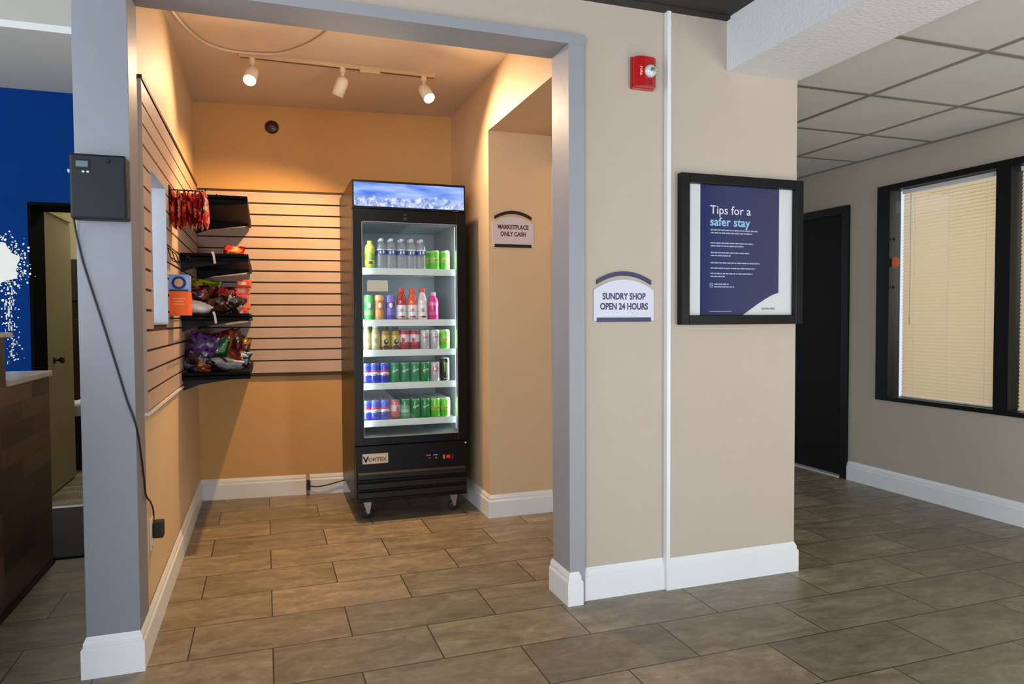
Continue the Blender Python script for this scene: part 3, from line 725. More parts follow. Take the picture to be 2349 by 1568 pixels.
# ------------------------------------------------------------------ track light
t = thing('track_light', 'cream track light with three adjustable heads on the alcove ceiling', 'track light', (.42, 4.11, 2.637))
bm = B(); box(bm, -.113, .962, 4.092, 4.128, 2.614, 2.6368, .002); obj('track', bm, M['track'], t)
bm = B(); box(bm, -.105, .955, 4.104, 4.116, 2.6125, 2.6145); obj('track_slot', bm, plain('dark_track_slot', (90, 62, 40), .5), t)
bm = B(); box(bm, .525, .64, 4.085, 4.137, 2.598, 2.6365, .005); obj('power_feed', bm, M['track'], t)
heads = [((-.046, 4.11), (-.16, -.62, -.77), True), ((.432, 4.11), (-.40, .36, -1.1), False), ((.896, 4.11), (.24, -.60, -.77), True)]
for (hx, hy), dr, lit in heads:
    dv = Vector(dr).normalized(); piv = Vector((hx, hy, 2.545))
    a = piv - dv * .012; b = piv + dv * .085
    bm = B()
    u = dv.orthogonal().normalized(); 
    # cup: rounded back, straight barrel, open front
    prof = [(.004, -.022), (.022, -.018), (.032, -.004), (.034, .012), (.034, .088), (.0325, .088), (.0315, .078)]
    rings = []; v_ = dv.cross(u)
    for r, s in prof: rings.append([bm.verts.new(piv + dv * s + r * (u * math.cos(2 * PI * k / 24) + v_ * math.sin(2 * PI * k / 24))) for k in range(24)])
    for p, q in zip(rings, rings[1:]):
        for k in range(24): bm.faces.new([p[k], p[(k + 1) % 24], q[(k + 1) % 24], q[k]])
    bm.faces.new(rings[0])
    hd = obj('lamp_head', bm, M['lamp'], t, smooth=True)
    bm = B(); cyl(bm, (hx, hy, 2.614), (hx, hy, 2.588), .016); cyl(bm, (hx, hy, 2.588), (hx, hy, 2.55), .008); obj('stem', bm, M['lamp'], hd)
    bm = B(); cyl(bm, piv + dv * .070, piv + dv * .079, .030, .031, 20); obj('bulb', bm, M['bulb'] if lit else M['bulboff'], hd)
# white cable looping over the ceiling
bm = B(); tube(bm, [(-.41, 3.35, 2.628), (-.38, 3.656, 2.628), (-.307, 3.925, 2.628), (-.213, 4.045, 2.628), (-.085, 4.075, 2.628), (.091, 4.03, 2.628), (.218, 3.868, 2.628), (.307, 3.663, 2.628), (.36, 3.40, 2.628)], .0075)
o = obj('ceiling_cable', bm, plain('cream_cable', (214, 196, 180), .5), smooth=True); tag(o, 'white cable looping across the alcove ceiling in front of the track light', 'cable')
# round sensor on the back wall
t = thing('wall_sensor', 'small round dark sensor high on the alcove back wall', 'sensor', (.062, yb(.062), 2.497))
bm = B(); lathe(bm, [(.001, 0), (.044, 0), (.044, -.008), (.036, -.018), (.001, -.020)], (.062, yb(.062), 2.497), 28, 'Y'); obj('sensor_body', bm, M['detector'], t, smooth=True)
bm = B(); box(bm, .044, .080, yb(.062) - .0235, yb(.062) - .0195, 2.493, 2.501, .001); obj('sensor_bar', bm, plain('grey_bar', (130, 90, 84), .4), t)

# ------------------------------------------------------------------ fridge
FX0, FX1, FY0, FYD, FY1 = .487, 1.168, 4.20, 4.256, 4.94
fr = thing('display_fridge', 'tall black glass-door drinks fridge with a lit blue header', 'fridge', (.83, 4.56, 0))
bm = B()   # cabinet shell: sides, back, top box, bottom box
box(bm, FX0, FX0 + .034, FYD, FY1, .128, 2.018); box(bm, FX1 - .034, FX1, FYD, FY1, .128, 2.018)
box(bm, FX0 + .034, FX1 - .034, FY1 - .03, FY1, .128, 2.018); box(bm, FX0 + .034, FX1 - .034, FYD, FY1 - .03, 1.80, 2.018)
box(bm, FX0 + .034, FX1 - .034, FYD, FY1 - .03, .128, .49)
obj('cabinet', bm, M['fridge'], fr)
bm = B()
a0, a1 = FX0 + .0342, FX1 - .0342
box(bm, a0, a0 + .004, FYD + .002, FY1 - .0302, .492, 1.798); box(bm, a1 - .004, a1, FYD + .002, FY1 - .0302, .492, 1.798)
box(bm, a0, a1, FY1 - .036, FY1 - .0302, .492, 1.798); box(bm, a0, a1, FYD + .002, FY1 - .0302, 1.793, 1.799); box(bm, a0, a1, FYD + .002, FY1 - .0302, .491, .497)
obj('inner_liner', bm, M['liner'], fr)
bm = B(); box(bm, FX0, FX1, 4.206, FYD, 1.852, 2.018, .003); hd = obj('header_box', bm, M['fridge'], fr)
bm = B(); box(bm, FX0 + .010, FX1 - .010, 4.2035, 4.207, 1.866, 2.004); obj('lit_sign', bm, M['sky'], hd)
bm = B(); box(bm, 1.085, 1.125, 4.2035, 4.2065, 1.855, 1.859); obj('small_lettering', bm, plain('dim_red_mark', (110, 50, 40), .5), hd)
# door: frame, glass, handle
dr = obj('door', (lambda bm: (box(bm, FX0, FX0 + .051, FY0, 4.25, .458, 1.848, .002), box(bm, FX1 - .056, FX1, FY0, 4.25, .458, 1.848, .002), box(bm, FX0 + .051, FX1 - .056, FY0, 4.25, 1.776, 1.848, .002), box(bm, FX0 + .051, FX1 - .056, FY0, 4.25, .458, .503, .002), bm)[-1])(B()), M['fridge'], fr)
bm = B(); box(bm, FX0 + .051, FX1 - .056, 4.222, 4.228, .503, 1.776); obj('glass_pane', bm, M['glass'], dr)
bm = B()
gx0, gx1 = FX0 + .0505, FX1 - .0555
box(bm, gx0, gx0 + .004, 4.199, 4.222, .5025, 1.7765); box(bm, gx1 - .004, gx1, 4.199, 4.222, .5025, 1.7765); box(bm, gx0, gx1, 4.199, 4.222, 1.773, 1.777); box(bm, gx0, gx1, 4.199, 4.222, .5025, .5065)
obj('pane_trim', bm, plain('grey_pane_trim', (120, 128, 130), .35), dr)
bm = B(); lathe(bm, [(.001, 4.197), (.008, 4.197), (.009, 4.2005), (.001, 4.2005)], (.795, 0, 1.822), 14, 'Y'); box(bm, .785, .805, 4.197, 4.2005, 1.790, 1.806, .001); obj('lock', bm, M['darkgrey'], dr)
bm = B(); box(bm, .494, .506, 4.193, 4.2005, 1.20, 1.30, .002); obj('door_handle', bm, M['fridge2'], dr)
bm = B(); lathe(bm, [(.001, 4.194), (.006, 4.196), (.006, 4.2065), (.001, 4.2065)], (1.158, 0, .44), 10, 'Y'); obj('lower_hinge', bm, M['chrome'], fr)
# base panel
bp = obj('base_panel', box(B(), FX0 + .002, FX1 - .002, 4.208, FYD, .118, .452, .003), M['fridge'], fr)
for z in (.272, .214, .160):
    bm = B(); prism(bm, [(4.2078, z + .024), (4.192, z + .014), (4.192, z - .014), (4.2078, z - .024)], 0, FX0 + .014, FX1 - .014)
    obj('grille_slat', bm, M['fridge2'], bp)
bm = B(); box(bm, .529, .680, 4.2045, 4.2085, .347, .407, .001); pl = obj('name_plate', bm, plain('cream_name_plate', (206, 190, 170), .4), bp)
text_on_wall('lettering', 'V', .548, 4.2042, .356, .052, M['fridge'], pl, bold=.0016)
text_on_wall('lettering', 'ORTEX', .562, 4.2042, .362, .030, plain('bronze_lettering', (120, 78, 44), .5), pl, bold=.0008, align='LEFT', width=1.1)
bm = B()
pcp = plain('pale_control_print', (170, 140, 126), .5)
for x in (.925, .968): obj('control_label', box(B(), x - .013, x + .013, 4.2045, 4.2085, .372, .378), pcp, bp)
obj('control_label', box(B(), 1.016, 1.026, 4.2045, 4.2085, .348, .372), pcp, bp)
for x, c in ((.932, (120, 50, 40)), (.973, (120, 116, 104))):
    bm = B(); lathe(bm, [(.001, 4.203), (.006, 4.204), (.007, 4.2085), (.001, 4.2085)], (x, 0, .356), 12, 'Y'); obj('control_knob', bm, plain('knob_%d' % int(x * 1000), c, .4), bp, smooth=True)
bm = B(); box(bm, 1.037, 1.060, 4.2025, 4.2085, .350, .370, .002); obj('red_switch', bm, emission('lit_red_switch', (235, 36, 30), .8), bp)
bm = B(); box(bm, 1.068, 1.080, 4.2045, 4.2085, .346, .374); obj('switch_plate', bm, M['darkgrey'], bp)
# castors
for cx, cy in ((.565, 4.30), (1.10, 4.30), (.565, 4.86), (1.10, 4.86)):
    bm = B(); box(bm, cx - .045, cx + .045, cy - .035, cy + .035, .119, .126)
    for s in (-1, 1): prism(bm, [(cx - .028, .119), (cx + .028, .119), (cx + .012, .03), (cx - .002, .03)], 1, cy + s * .017 - .002, cy + s * .017 + .002)
    c = obj('caster', bm, M['chrome'], fr)
    bm = B(); lathe(bm, [(.004, -.012), (.028, -.013), (.032, -.009), (.032, .009), (.028, .013), (.004, .012)], (cx + .004, cy, .032), 20, 'Y'); obj('wheel', bm, M['rubber'], c, smooth=True)
# interior shelves and light strips
SZ = [1.507, 1.197, 1.015, .815, .590]
for z in SZ:
    bm = B()
    for k in range(22):
        x = a0 + .012 + (a1 - a0 - .024) * k / 21
        cyl(bm, (x, 4.29, z - .004), (x, 4.88, z - .004), .0018, seg=5)
    for y in (4.40, 4.6, 4.86): cyl(bm, (a0 + .006, y, z - .0075), (a1 - .006, y, z - .0075), .0025, seg=5)
    s = obj('shelf', bm, M['wire'], fr)
    bm = B(); box(bm, a0 + .012, a1 - .012, 4.284, 4.288, z - .036, z + .004, .001); obj('price_strip', bm, M['lip'], s)
for x in (a1 - .014,):
    bm = B(); box(bm, x - .003, x + .003, 4.262, 4.274, .52, 1.77); obj('light_strip', bm, M['led'], fr)

# ------------------------------------------------------------------ drinks
def can_body(r=.0305, h=.120):
    bm = B(); lathe(bm, [(.0225, 0), (.026, .001), (r, .008), (r, h - .012), (r - .002, h - .006), (.027, h - .001), (.0262, h)], (0, 0, 0), 28, cap=False); return bm
def can_lid(h=.120):
    bm = B(); lathe(bm, [(.001, h - .004), (.0235, h - .004), (.0245, h + .0008), (.0268, h + .0012), (.0272, h - .0015)], (0, 0, 0), 28, cap=False)
    box(bm, -.006, .006, -.015, .004, h - .003, h - .0015); return bm
def wrap(bm, r, z):
    for v in bm.verts:
        a = v.co.x / r
        v.co = Vector((r * math.sin(a), -r * math.cos(a), z + v.co.y))
    return bm
def make_can(mat, text=None, tmat=None, tz=.06, tsize=.014, tall=None, slant=0, deco=None):
    h = tall or .120
    t = thing('drink_can', '', 'can')
    obj('can_body', can_body(h=h), mat, t, smooth=True, local=True)
    obj('can_lid', can_lid(h), M['alu'], t, smooth=True, local=True)
    if text:
        bm = text_bm(text, tsize, .0004)
        for v in bm.verts: v.co.y += v.co.x * slant
        obj('lettering', wrap(bm, .0309, tz), tmat, t, local=True)
    if deco: deco(t)
    return t
WHITE = (226, 230, 232)
def claw(t):
    bm = B()
    for k, (x, z0, z1) in enumerate(((-.010, .060, .118), (-.001, .030, .118), (.009, .055, .112))):
        pts = [(x - .003, z1), (x + .003, z1), (x + .002, (z0 + z1) / 2), (x + .003, z0), (x, z0 - .006), (x - .001, (z0 + z1) / 2 + .004)]
        vs = [bm.verts.new((p[0], p[1], 0)) for p in pts]; bm.faces.new(vs)
    wrap(bm, .0309, 0); obj('claw_mark', bm, plain('neon_green_print', (130, 220, 60), .4), t, local=True)
    bm = B()
    for z, w in ((.022, .018), (.014, .014)): bm.faces.new([bm.verts.new(p) for p in ((-w, z, 0), (0, z - .001, 0), (w, z, 0), (w, z + .003, 0), (0, z + .002, 0), (-w, z + .003, 0))])
    wrap(bm, .0309, 0); obj('lettering', bm, M['wtext'], t, local=True)
P = {}
P['cola'] = (make_can(zbands('blue_cola_can', [(0, (24, 44, 190)), (.040, (20, 40, 180)), (.048, (225, 228, 236)), (.066, (190, 20, 40)), (.080, (28, 50, 196)), (.106, (60, 90, 220))], spots=[(0, .030, .016, .010, (16, 30, 110))]), 'pepsi', M['navy'], .0515, .0125), 'blue cola can')
P['lemon'] = (make_can(zbands('green_soda_can', [(0, (10, 120, 60)), (.014, (14, 132, 62)), (.112, (60, 170, 90))]), 'Sprite', M['wtext'], .070, .017, slant=.35), 'green soda can with white lettering')
P['pale'] = (make_can(zbands('pale_green_soda_can', [(0, (30, 130, 80)), (.018, (70, 160, 112)), (.04, (150, 200, 170)), (.060, (110, 176, 130)), (.085, (30, 140, 84))]), None), 'pale green ginger soda can')
P['lime'] = (make_can(zbands('lime_soda_can', [(0, (90, 190, 40)), (.045, (140, 214, 70)), (.075, (110, 206, 60)), (.108, (160, 226, 96))]), 'Dew', plain('red_print', (196, 40, 40), .4), .052, .022, slant=.25), 'lime green can with red lettering')
P['red'] = (make_can(zbands('red_soda_can', [(0, (150, 24, 28)), (.030, (170, 60, 60)), (.046, (214, 206, 210)), (.094, (176, 28, 34)), (.11, (150, 20, 26))], spots=[(-.012, .06, .009, .016, (150, 30, 40))]), None), 'red soda can')
P['silver'] = (make_can(zbands('silver_soda_can', [(0, (190, 192, 196)), (.10, (210, 212, 216))], metal=.2), 'Diet', plain('red_print_b', (190, 26, 34), .4), .070, .018, slant=.2), 'silver can with red lettering')
P['silver_round'] = (make_can(zbands('silver_round_can', [(0, (186, 188, 194)), (.11, (206, 206, 210))], metal=.2, spots=[(-.004, .078, .014, .018, (196, 70, 60)), (-.004, .078, .008, .011, (214, 200, 200))]), None), 'silver can with a round red mark')
P['ruby'] = (make_can(zbands('ruby_soda_can', [(0, (120, 20, 30)), (.018, (190, 70, 84)), (.05, (206, 180, 184)), (.088, (196, 90, 100)), (.11, (200, 60, 76))], spots=[(.012, .06, .008, .02, (200, 60, 80))]), None), 'rose red and silver soda can')
P['energy'] = (make_can(zbands('black_energy_can', [(0, (16, 20, 14)), (.14, (40, 50, 36))]), None, tall=.143, deco=claw), 'tall black energy can with green marks')
ORD = ['first', 'second', 'third', 'fourth', 'fifth', 'sixth', 'seventh', 'eighth', 'ninth']
XC = [.566, .622, .682, .745, .808, .871, .934, .998, 1.062]
def place(key, x, y, z, label, group):
    src = P[key][0]
    o = copy_tree(src); o.location = (x, y, z); tag(o, label, 'can', group); return o
def can_row(keys, z, shelf_name, depth, start=0):
    for i, key in enumerate(keys):
        if key is None: continue
        for k in range(depth if key != 'energy' else 1):
            nm = P[key][1]
            where = ('front row' if k == 0 else '%s can back' % ORD[k])
            lab = '%s, column %s from the hinge-free side, %s, %s shelf' % (nm, ORD[i], where, shelf_name)
            lab = '%s, %s fridge shelf, %s column, %s' % (nm, shelf_name, ORD[i], 'at the front' if k == 0 else ORD[k] + ' from front')
            place(key, XC[i] + .0008 * (k % 2), 4.325 + .0625 * k, z + .0005, lab, 'cans on the %s fridge shelf' % shelf_name)
can_row(['cola', 'cola', 'cola', 'ruby', 'pale', 'lemon', 'lemon', 'lime', 'lime'], SZ[4], 'bottom', 5)
can_row(['cola', 'cola', 'cola', 'lemon', 'lemon', 'lemon', 'lemon', 'silver_round', 'energy'], SZ[3], 'fourth', 4)
can_row([None, None, None, None, 'red', 'red', 'silver', 'silver', 'lime'], SZ[2], 'third', 2)
for i, k, nm in ((7, 0, 'left of the pair'), (8, 0, 'right of the pair'), (7, 1, 'behind the pair')):
    place('lime', 1.002 + .066 * (i - 7) - (.03 if k else 0), 4.33 + .066 * k, SZ[0] + .0005, 'lime green soda can, top fridge shelf, %s beside the water bottles' % nm, 'lime cans on the top fridge shelf')

def bottle(name, prof, body_mat, loc, label, group, label_band=None, cap=None, liquid=None, lettering=None):
    t = thing(name, label, 'bottle', loc, group)
    bm = B(); lathe(bm, prof, (0, 0, 0), 24); obj('bottle_body', bm, body_mat, t, smooth=True, local=True)
    if label_band:
        z0, z1, r, m = label_band
        bm = B(); lathe(bm, [(r, z0), (r, z1)], (0, 0, 0), 24, cap=False); obj('paper_label', bm, m, t, smooth=True, local=True)
    if cap:
        z0, z1, r, m = cap
        bm = B(); lathe(bm, [(r, z0), (r, z1 - .002), (r - .002, z1), (.001, z1)], (0, 0, 0), 18, cap=False); obj('cap', bm, m, t, smooth=True, local=True)
    return t
def clear_plastic():
    m, nt, out = new_mat('clear_water_bottle')
    t = N(nt, 'ShaderNodeBsdfTransparent'); t.inputs[0].default_value = (.93, .96, .97, 1)
    g = N(nt, 'ShaderNodeBsdfGlossy'); g.inputs['Roughness'].default_value = .12
    d = N(nt, 'ShaderNodeBsdfDiffuse'); d.inputs[0].default_value = (.75, .82, .86, 1)
    lw = N(nt, 'ShaderNodeLayerWeight', i_Blend=.35)
    m1 = N(nt, 'ShaderNodeMixShader'); nt.links.new(lw.outputs['Facing'], m1.inputs[0]); nt.links.new(t.outputs[0], m1.inputs[1]); nt.links.new(g.outputs[0], m1.inputs[2])
    m2 = N(nt, 'ShaderNodeMixShader'); m2.inputs[0].default_value = .16; nt.links.new(m1.outputs[0], m2.inputs[1]); nt.links.new(d.outputs[0], m2.inputs[2])
    nt.links.new(m2.outputs[0], out.inputs[0]); return m
M['pet'] = clear_plastic()
wprof = [(.024, 0), (.0300, .004), (.0305, .03), (.0285, .045), (.0305, .055), (.0285, .066), (.0305, .076), (.0300, .085), (.0300, .118), (.0295, .125), (.025, .145), (.014, .165), (.0115, .170), (.0115, .176)]
wl = zbands('blue_water_label', [(0, (40, 90, 180)), (.09, (24, 60, 150)), (.113, (210, 226, 240))], spots=[(.008, .102, .006, .010, (220, 234, 246)), (-.010, .10, .004, .008, (190, 214, 240))])
for i, x in enumerate((.672, .731, .795, .855, .916)):
    for k in range(2):
        bottle('water_bottle', wprof, M['pet'], (x, 4.325 + .068 * k, SZ[0] + .0005), 'clear water bottle, %s of five, %s of the top fridge shelf' % (ORD[i], 'front row' if k == 0 else 'second row'), 'water bottles on the top fridge shelf', (.088, .119, .0306, wl), (.170, .186, .0135, M['white']))
bottle('tea_bottle', [(.026, 0), (.031, .005), (.031, .118), (.027, .138), (.0145, .150), (.0145, .158)], zbands('yellow_green_bottle', [(0, (150, 186, 30)), (.02, (196, 206, 60)), (.05, (120, 150, 40)), (.09, (190, 206, 50)), (.12, (214, 220, 90))], spots=[(0, .035, .014, .010, (60, 80, 30)), (0, .08, .012, .02, (130, 170, 30))]), (.602, 4.325, SZ[0] + .0005), 'yellow-green tea bottle at the left end of the top fridge shelf', None, None, (.150, .168, .016, plain('lime_cap', (190, 210, 60), .4)))
# second shelf: tall cans and juice bottles
tcp = [(.0225, 0), (.026, .001), (.0285, .008), (.0285, .140), (.025, .150), (.0242, .151)]
for i, (x, c, nm) in enumerate(((.590, [(0, (60, 180, 70)), (.03, (120, 200, 110)), (.06, (40, 160, 60)), (.10, (80, 196, 80))], 'green'), (.656, [(0, (180, 150, 100)), (.02, (214, 150, 70)), (.06, (190, 120, 50)), (.12, (226, 190, 120))], 'orange and tan'), (.722, [(0, (80, 60, 170)), (.03, (110, 100, 200)), (.07, (70, 50, 160)), (.11, (130, 120, 210))], 'violet'))):
    t = thing('tall_can', 'tall %s drink can, %s from the left on the second fridge shelf' % (nm, ORD[i]), 'can', (x, 4.325, SZ[1] + .0005), 'tall cans on the second fridge shelf')
    bm = B(); lathe(bm, tcp, (0, 0, 0), 26, cap=False); obj('can_body', bm, zbands('tall_can_%s' % nm[:3], c, spots=[(0, .09, .010, .016, (236, 236, 230))]), t, smooth=True, local=True)
    bm = B(); lathe(bm, [(.001, .148), (.023, .148), (.0245, .1525), (.0250, .150)], (0, 0, 0), 24, cap=False); obj('can_lid', bm, M['alu'], t, smooth=True, local=True)
jp = [(.026, 0), (.0315, .006), (.0315, .094), (.0295, .100), (.031, .112), (.029, .130), (.019, .158), (.0155, .166), (.0155, .174)]
jl = zbands('white_juice_label', [(0, (206, 206, 210)), (.02, (226, 226, 230)), (.05, (196, 196, 204)), (.056, (228, 228, 232))], spots=[(-.004, .06, .012, .012, (160, 150, 160)), (0, .02, .02, .006, (110, 50, 60))])
for i, (x, c, cc, nm) in enumerate(((.790, (176, 26, 14), (214, 60, 34), 'red'), (.857, (226, 96, 26), (224, 74, 30), 'orange'), (.920, (216, 222, 224), (224, 84, 44), 'clear'))):
    bottle('juice_bottle', jp, plain('juice_%s' % nm, c, .15, coat=.5, var=.12, vscale=20), (x, 4.325, SZ[1] + .0005), '%s vitamin drink bottle with a white label on the second fridge shelf' % nm, 'juice bottles on the second fridge shelf', (.010, .092, .0320, jl), (.172, .196, .0185, plain('cap_%s' % nm, cc, .4)))
bottle('sport_bottle', [(.026, 0), (.031, .006), (.031, .11), (.028, .128), (.017, .146), (.015, .15)], zbands('pink_bottle', [(0, (206, 40, 120)), (.03, (226, 90, 160)), (.05, (206, 50, 130)), (.09, (236, 120, 180)), (.11, (214, 60, 140))], spots=[(.016, .07, .005, .04, (240, 190, 214))]), (.990, 4.325, SZ[1] + .0005), 'pink drink bottle at the right end of the second fridge shelf', None, None, (.150, .172, .0165, plain('pink_cap', (240, 160, 196), .4)))
# third shelf glass coffee bottles
gp = [(.024, 0), (.0285, .004), (.029, .080), (.027, .100), (.018, .126), (.0165, .134), (.0165, .140)]
for i, (x, dark) in enumerate(((.575, 0), (.630, 0), (.690, 1), (.752, 1))):
    m = zbands('coffee_glass_%d' % dark, [(0, (186, 176, 130)), (.03, (200, 190, 140)), (.1, (170, 168, 120))] if not dark else [(0, (110, 50, 40)), (.02, (190, 170, 60)), (.09, (160, 130, 30)), (.115, (60, 44, 24))], spots=[(0, .06, .012, .018, (150, 150, 120))] if not dark else [(0, .05, .014, .017, (30, 26, 24)), (.004, .055, .005, .008, (214, 206, 190)), (0, .022, .018, .008, (70, 20, 20))])
    bottle('coffee_bottle', gp, m, (x, 4.325, SZ[2] + .0005), '%s iced coffee bottle, %s from the left on the third fridge shelf' % ('dark and yellow' if dark else 'pale cream', ORD[i]), 'coffee bottles on the third fridge shelf', None, (.138, .150, .0185, plain('cream_cap', (206, 206, 180), .4) if not dark else plain('dark_cap', (60, 60, 52), .4)))
for key in P:       # the source cans themselves are removed
    src = P[key][0]
    for ch in [k for k in bpy.data.objects if k.parent == src]: bpy.data.objects.remove(ch)
    bpy.data.objects.remove(src)

# fridge cord and its plug low in the skirting gap
bm = B(); tube(bm, [(.268, 5.012, .062), (.32, 5.0, .055), (.40, 4.992, .066), (.48, 4.985, .085), (.53, 4.96, .10)], .004)
cd_ = obj('power_cord', bm, M['rubber'], smooth=True); tag(cd_, 'black fridge power cord running along the back skirting', 'cord')
bm = B(); box(bm, .252, .274, 4.995, 5.035, .035, .10, .004); obj('plug', bm, M['rubber'], cd_)

# ------------------------------------------------------------------ scent dispenser and its cord
t = thing('scent_dispenser', 'black wall-mounted scent dispenser with a small screen on the grey pillar', 'dispenser', (-.505, 2.685, 1.53))
bm = B(); box(bm, -.588, -.424, 2.625, 2.6848, 1.532, 1.742, .008); bd = obj('housing', bm, plain('black_dispenser_plastic', (17, 20, 25), .45, spec=.25), t)
bm = B(); box(bm, -.574, -.528, 2.6235, 2.6258, 1.692, 1.722, .001); obj('bezel', bm, M['black'], bd)
bm = B(); box(bm, -.568, -.534, 2.6225, 2.6238, 1.698, 1.717); obj('screen', bm, M['lcd'], bd)
for x in (-.548, -.535):
    bm = B(); box(bm, x - .004, x + .004, 2.6232, 2.6255, 1.680, 1.686, .001); obj('button', bm, M['panel'], bd)
bm = B(); lathe(bm, [(.001, 2.622), (.006, 2.622), (.008, 2.6255), (.001, 2.6255)], (-.476, 0, 1.722), 14, 'Y'); obj('keyhole', bm, M['black'], bd)
bm = B(); cyl(bm, (-.588, 2.655, 1.688), (-.598, 2.655, 1.688), .006); obj('nozzle', bm, M['panel'], bd)
bm = B(); tube(bm, [(-.586, 2.66, 1.533), (-.580, 2.678, 1.47), (-.567, 2.681, 1.397), (-.542, 2.681, 1.30), (-.514, 2.681, 1.195), (-.472, 2.681, 1.033), (-.446, 2.681, .93), (-.424, 2.679, .86), (-.4165, 2.70, .80), (-.416, 2.745, .72), (-.416, 2.79, .64), (-.416, 2.82, .575), (-.4165, 2.93, .52), (-.419, 3.005, .47), (-.419, 3.01, .415)], .0032)
o = obj('dispenser_cord', bm, M['rubber'], smooth=True); tag(o, 'thin black cord running down the grey pillar to the outlet', 'cord')
t = thing('wall_outlet', 'cream wall outlet low on the left alcove wall', 'outlet', (-.427, 3.0, .39))
bm = B(); box(bm, -.4268, -.420, 2.955, 3.03, .33, .45, .002); obj('cover_plate', bm, plain('cream_outlet', (220, 205, 180), .4), t)
bm = B(); box(bm, -.421, -.4185, 2.975, 3.010, .345, .372, .001); obj('socket', bm, M['tag'], t)
bm = B(); box(bm, -.4178, -.382, 2.975, 3.025, .368, .432, .007); o = obj('plug_adapter', bm, M['rubber']); tag(o, 'black plug adapter in the low outlet of the left alcove wall', 'plug')

# ------------------------------------------------------------------ signs
def arched_sign(x0, x1, zb, zt, y, lines, dark, tmat, face, label):
    t = thing('wall_sign', label, 'sign', ((x0 + x1) / 2, y, zb))
    w = x1 - x0; cx = (x0 + x1) / 2; hh = zt - zb; arch = w * .16
    def arc(u, d=0): return zt - arch + d + arch * (1 - (u / (w / 2)) ** 2)
    zs_ = zb + hh * .12
    top = [(cx + (w / 2) * (-1 + 2 * k / 20), arc((w / 2) * (-1 + 2 * k / 20), -hh * .16)) for k in range(21)]
    bm = B(); prism(bm, [(x0, zb + hh * .02), (x1, zb + hh * .02)] + top[::-1], 1, y - .006, y); obj('sign_face', bm, face, t)
    s = .90
    up_ = [(cx + s * (w / 2) * (-1 + 2 * k / 20), arc(s * (w / 2) * (-1 + 2 * k / 20), 0)) for k in range(21)]
    lo_ = [(px, pz - hh * .085) for px, pz in up_]
    bm = B(); prism(bm, up_ + lo_[::-1], 1, y - .009, y - .0005); obj('top_band', bm, dark, t)
    bm = B(); box(bm, x0 + w * .05, x1 - w * .05, y - .009, y - .0005, zb, zb + hh * .085, .001); obj('bottom_band', bm, dark, t)
    for (txt, fz, size, wd) in lines: text_on_wall('lettering', txt, cx, y - .0062, zb + hh * fz, size, tmat, t, bold=.0012, width=wd)
    return t
arched_sign(1.312, 1.600, 1.186, 1.402, 2.7148, [('SUNDRY SHOP', .445, .0385, .80), ('OPEN 24 HOURS', .245, .0385, .80)], M['navy'], M['navytext'], M['signwhite'], 'white arched wall sign reading SUNDRY SHOP OPEN 24 HOURS')
arched_sign(1.290, 1.552, 1.632, 1.852, 4.0488, [('MARKETPLACE', .50, .036, .82), ('ONLY CASH', .31, .036, .82)], plain('brown_black_print', (26, 14, 22), .45), plain('dark_lettering', (78, 50, 58), .5), plain('alcove_sign_face', (206, 196, 200), .4), 'white arched wall sign reading MARKETPLACE ONLY CASH inside the alcove')

# poster
t = thing('framed_poster', 'black framed navy safety tips poster on the column wall', 'poster', (2.04, 2.70, 1.17))
bm = B()
def frame_bar(pts): prism(bm, pts, 1, 2.668, 2.6995)
x0, x1, z0, z1 = 1.711, 2.364, 1.171, 1.832; fwid = .042
box(bm, x0, x0 + fwid, 2.662, 2.6995, z0, z1, .004); box(bm, x1 - fwid, x1, 2.662, 2.6995, z0, z1, .004)
box(bm, x0 + fwid, x1 - fwid, 2.662, 2.6995, z0, z0 + fwid, .004); box(bm, x0 + fwid, x1 - fwid, 2.662, 2.6995, z1 - fwid, z1, .004)
obj('picture_frame', bm, M['black'], t)
obj('mount', box(B(), x0 + fwid, x1 - fwid, 2.690, 2.6995, z0 + fwid, z1 - fwid), M['mat'], t)
bm = B()
xa, xb = 1.823, 2.247; za, zc = z0 + fwid, z1 - fwid
pts = [(xa, za), (2.05, za)]
for k in range(1, 9):
    u = k / 8; pts.append((2.05 + (xb - 2.05) * u, za + .102 * (1 - (1 - u) ** 1.6) * (.75 + .25 * u)))
pts += [(xb, zc), (xa, zc)]
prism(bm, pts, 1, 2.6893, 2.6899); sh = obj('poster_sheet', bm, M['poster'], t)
text_on_wall('lettering', 'Tips for a', 1.873, 2.6892, 1.664, .054, M['wtext'], sh, bold=.0003, align='LEFT', width=1.04, thick=.0004)
text_on_wall('lettering', 'safer stay', 1.873, 2.6892, 1.612, .054, M['ltext'], sh, bold=.0011, align='LEFT', width=1.04, thick=.0004)
rng = random.Random(3); bm = B()
def dash(x, w, z, h=.0052):
    e = x + w
    while x < e:
        l = rng.uniform(.008, .026); box(bm, x, min(x + l, e), 2.6886, 2.6893, z, z + h); x += l + .0035
for z, w in ((1.590, .250), (1.577, .222), (1.532, .228), (1.519, .175), (1.489, .208), (1.476, .105), (1.444, .262), (1.420, .238), (1.396, .224), (1.383, .075)): dash(1.877, w, z, .0055)
dash(1.897, .075, 1.349); dash(1.897, .105, 1.337)
for a_ in ((1.872, 1.889, 1.354, 1.357), (1.872, 1.889, 1.336, 1.339), (1.872, 1.875, 1.336, 1.357), (1.886, 1.889, 1.336, 1.357), (1.8785, 1.8825, 1.344, 1.349)): box(bm, a_[0], a_[1], 2.6886, 2.6893, a_[2], a_[3])
box(bm, 1.873, 1.99, 2.6886, 2.6893, 1.229, 1.2315)
obj('fine_print', bm, plain('pale_fine_print', (158, 170, 196), .5), sh)
bm = B(); rng = random.Random(5); dash(2.152, .075, 1.238, .009); obj('grey_print', bm, M['gtext'], t)
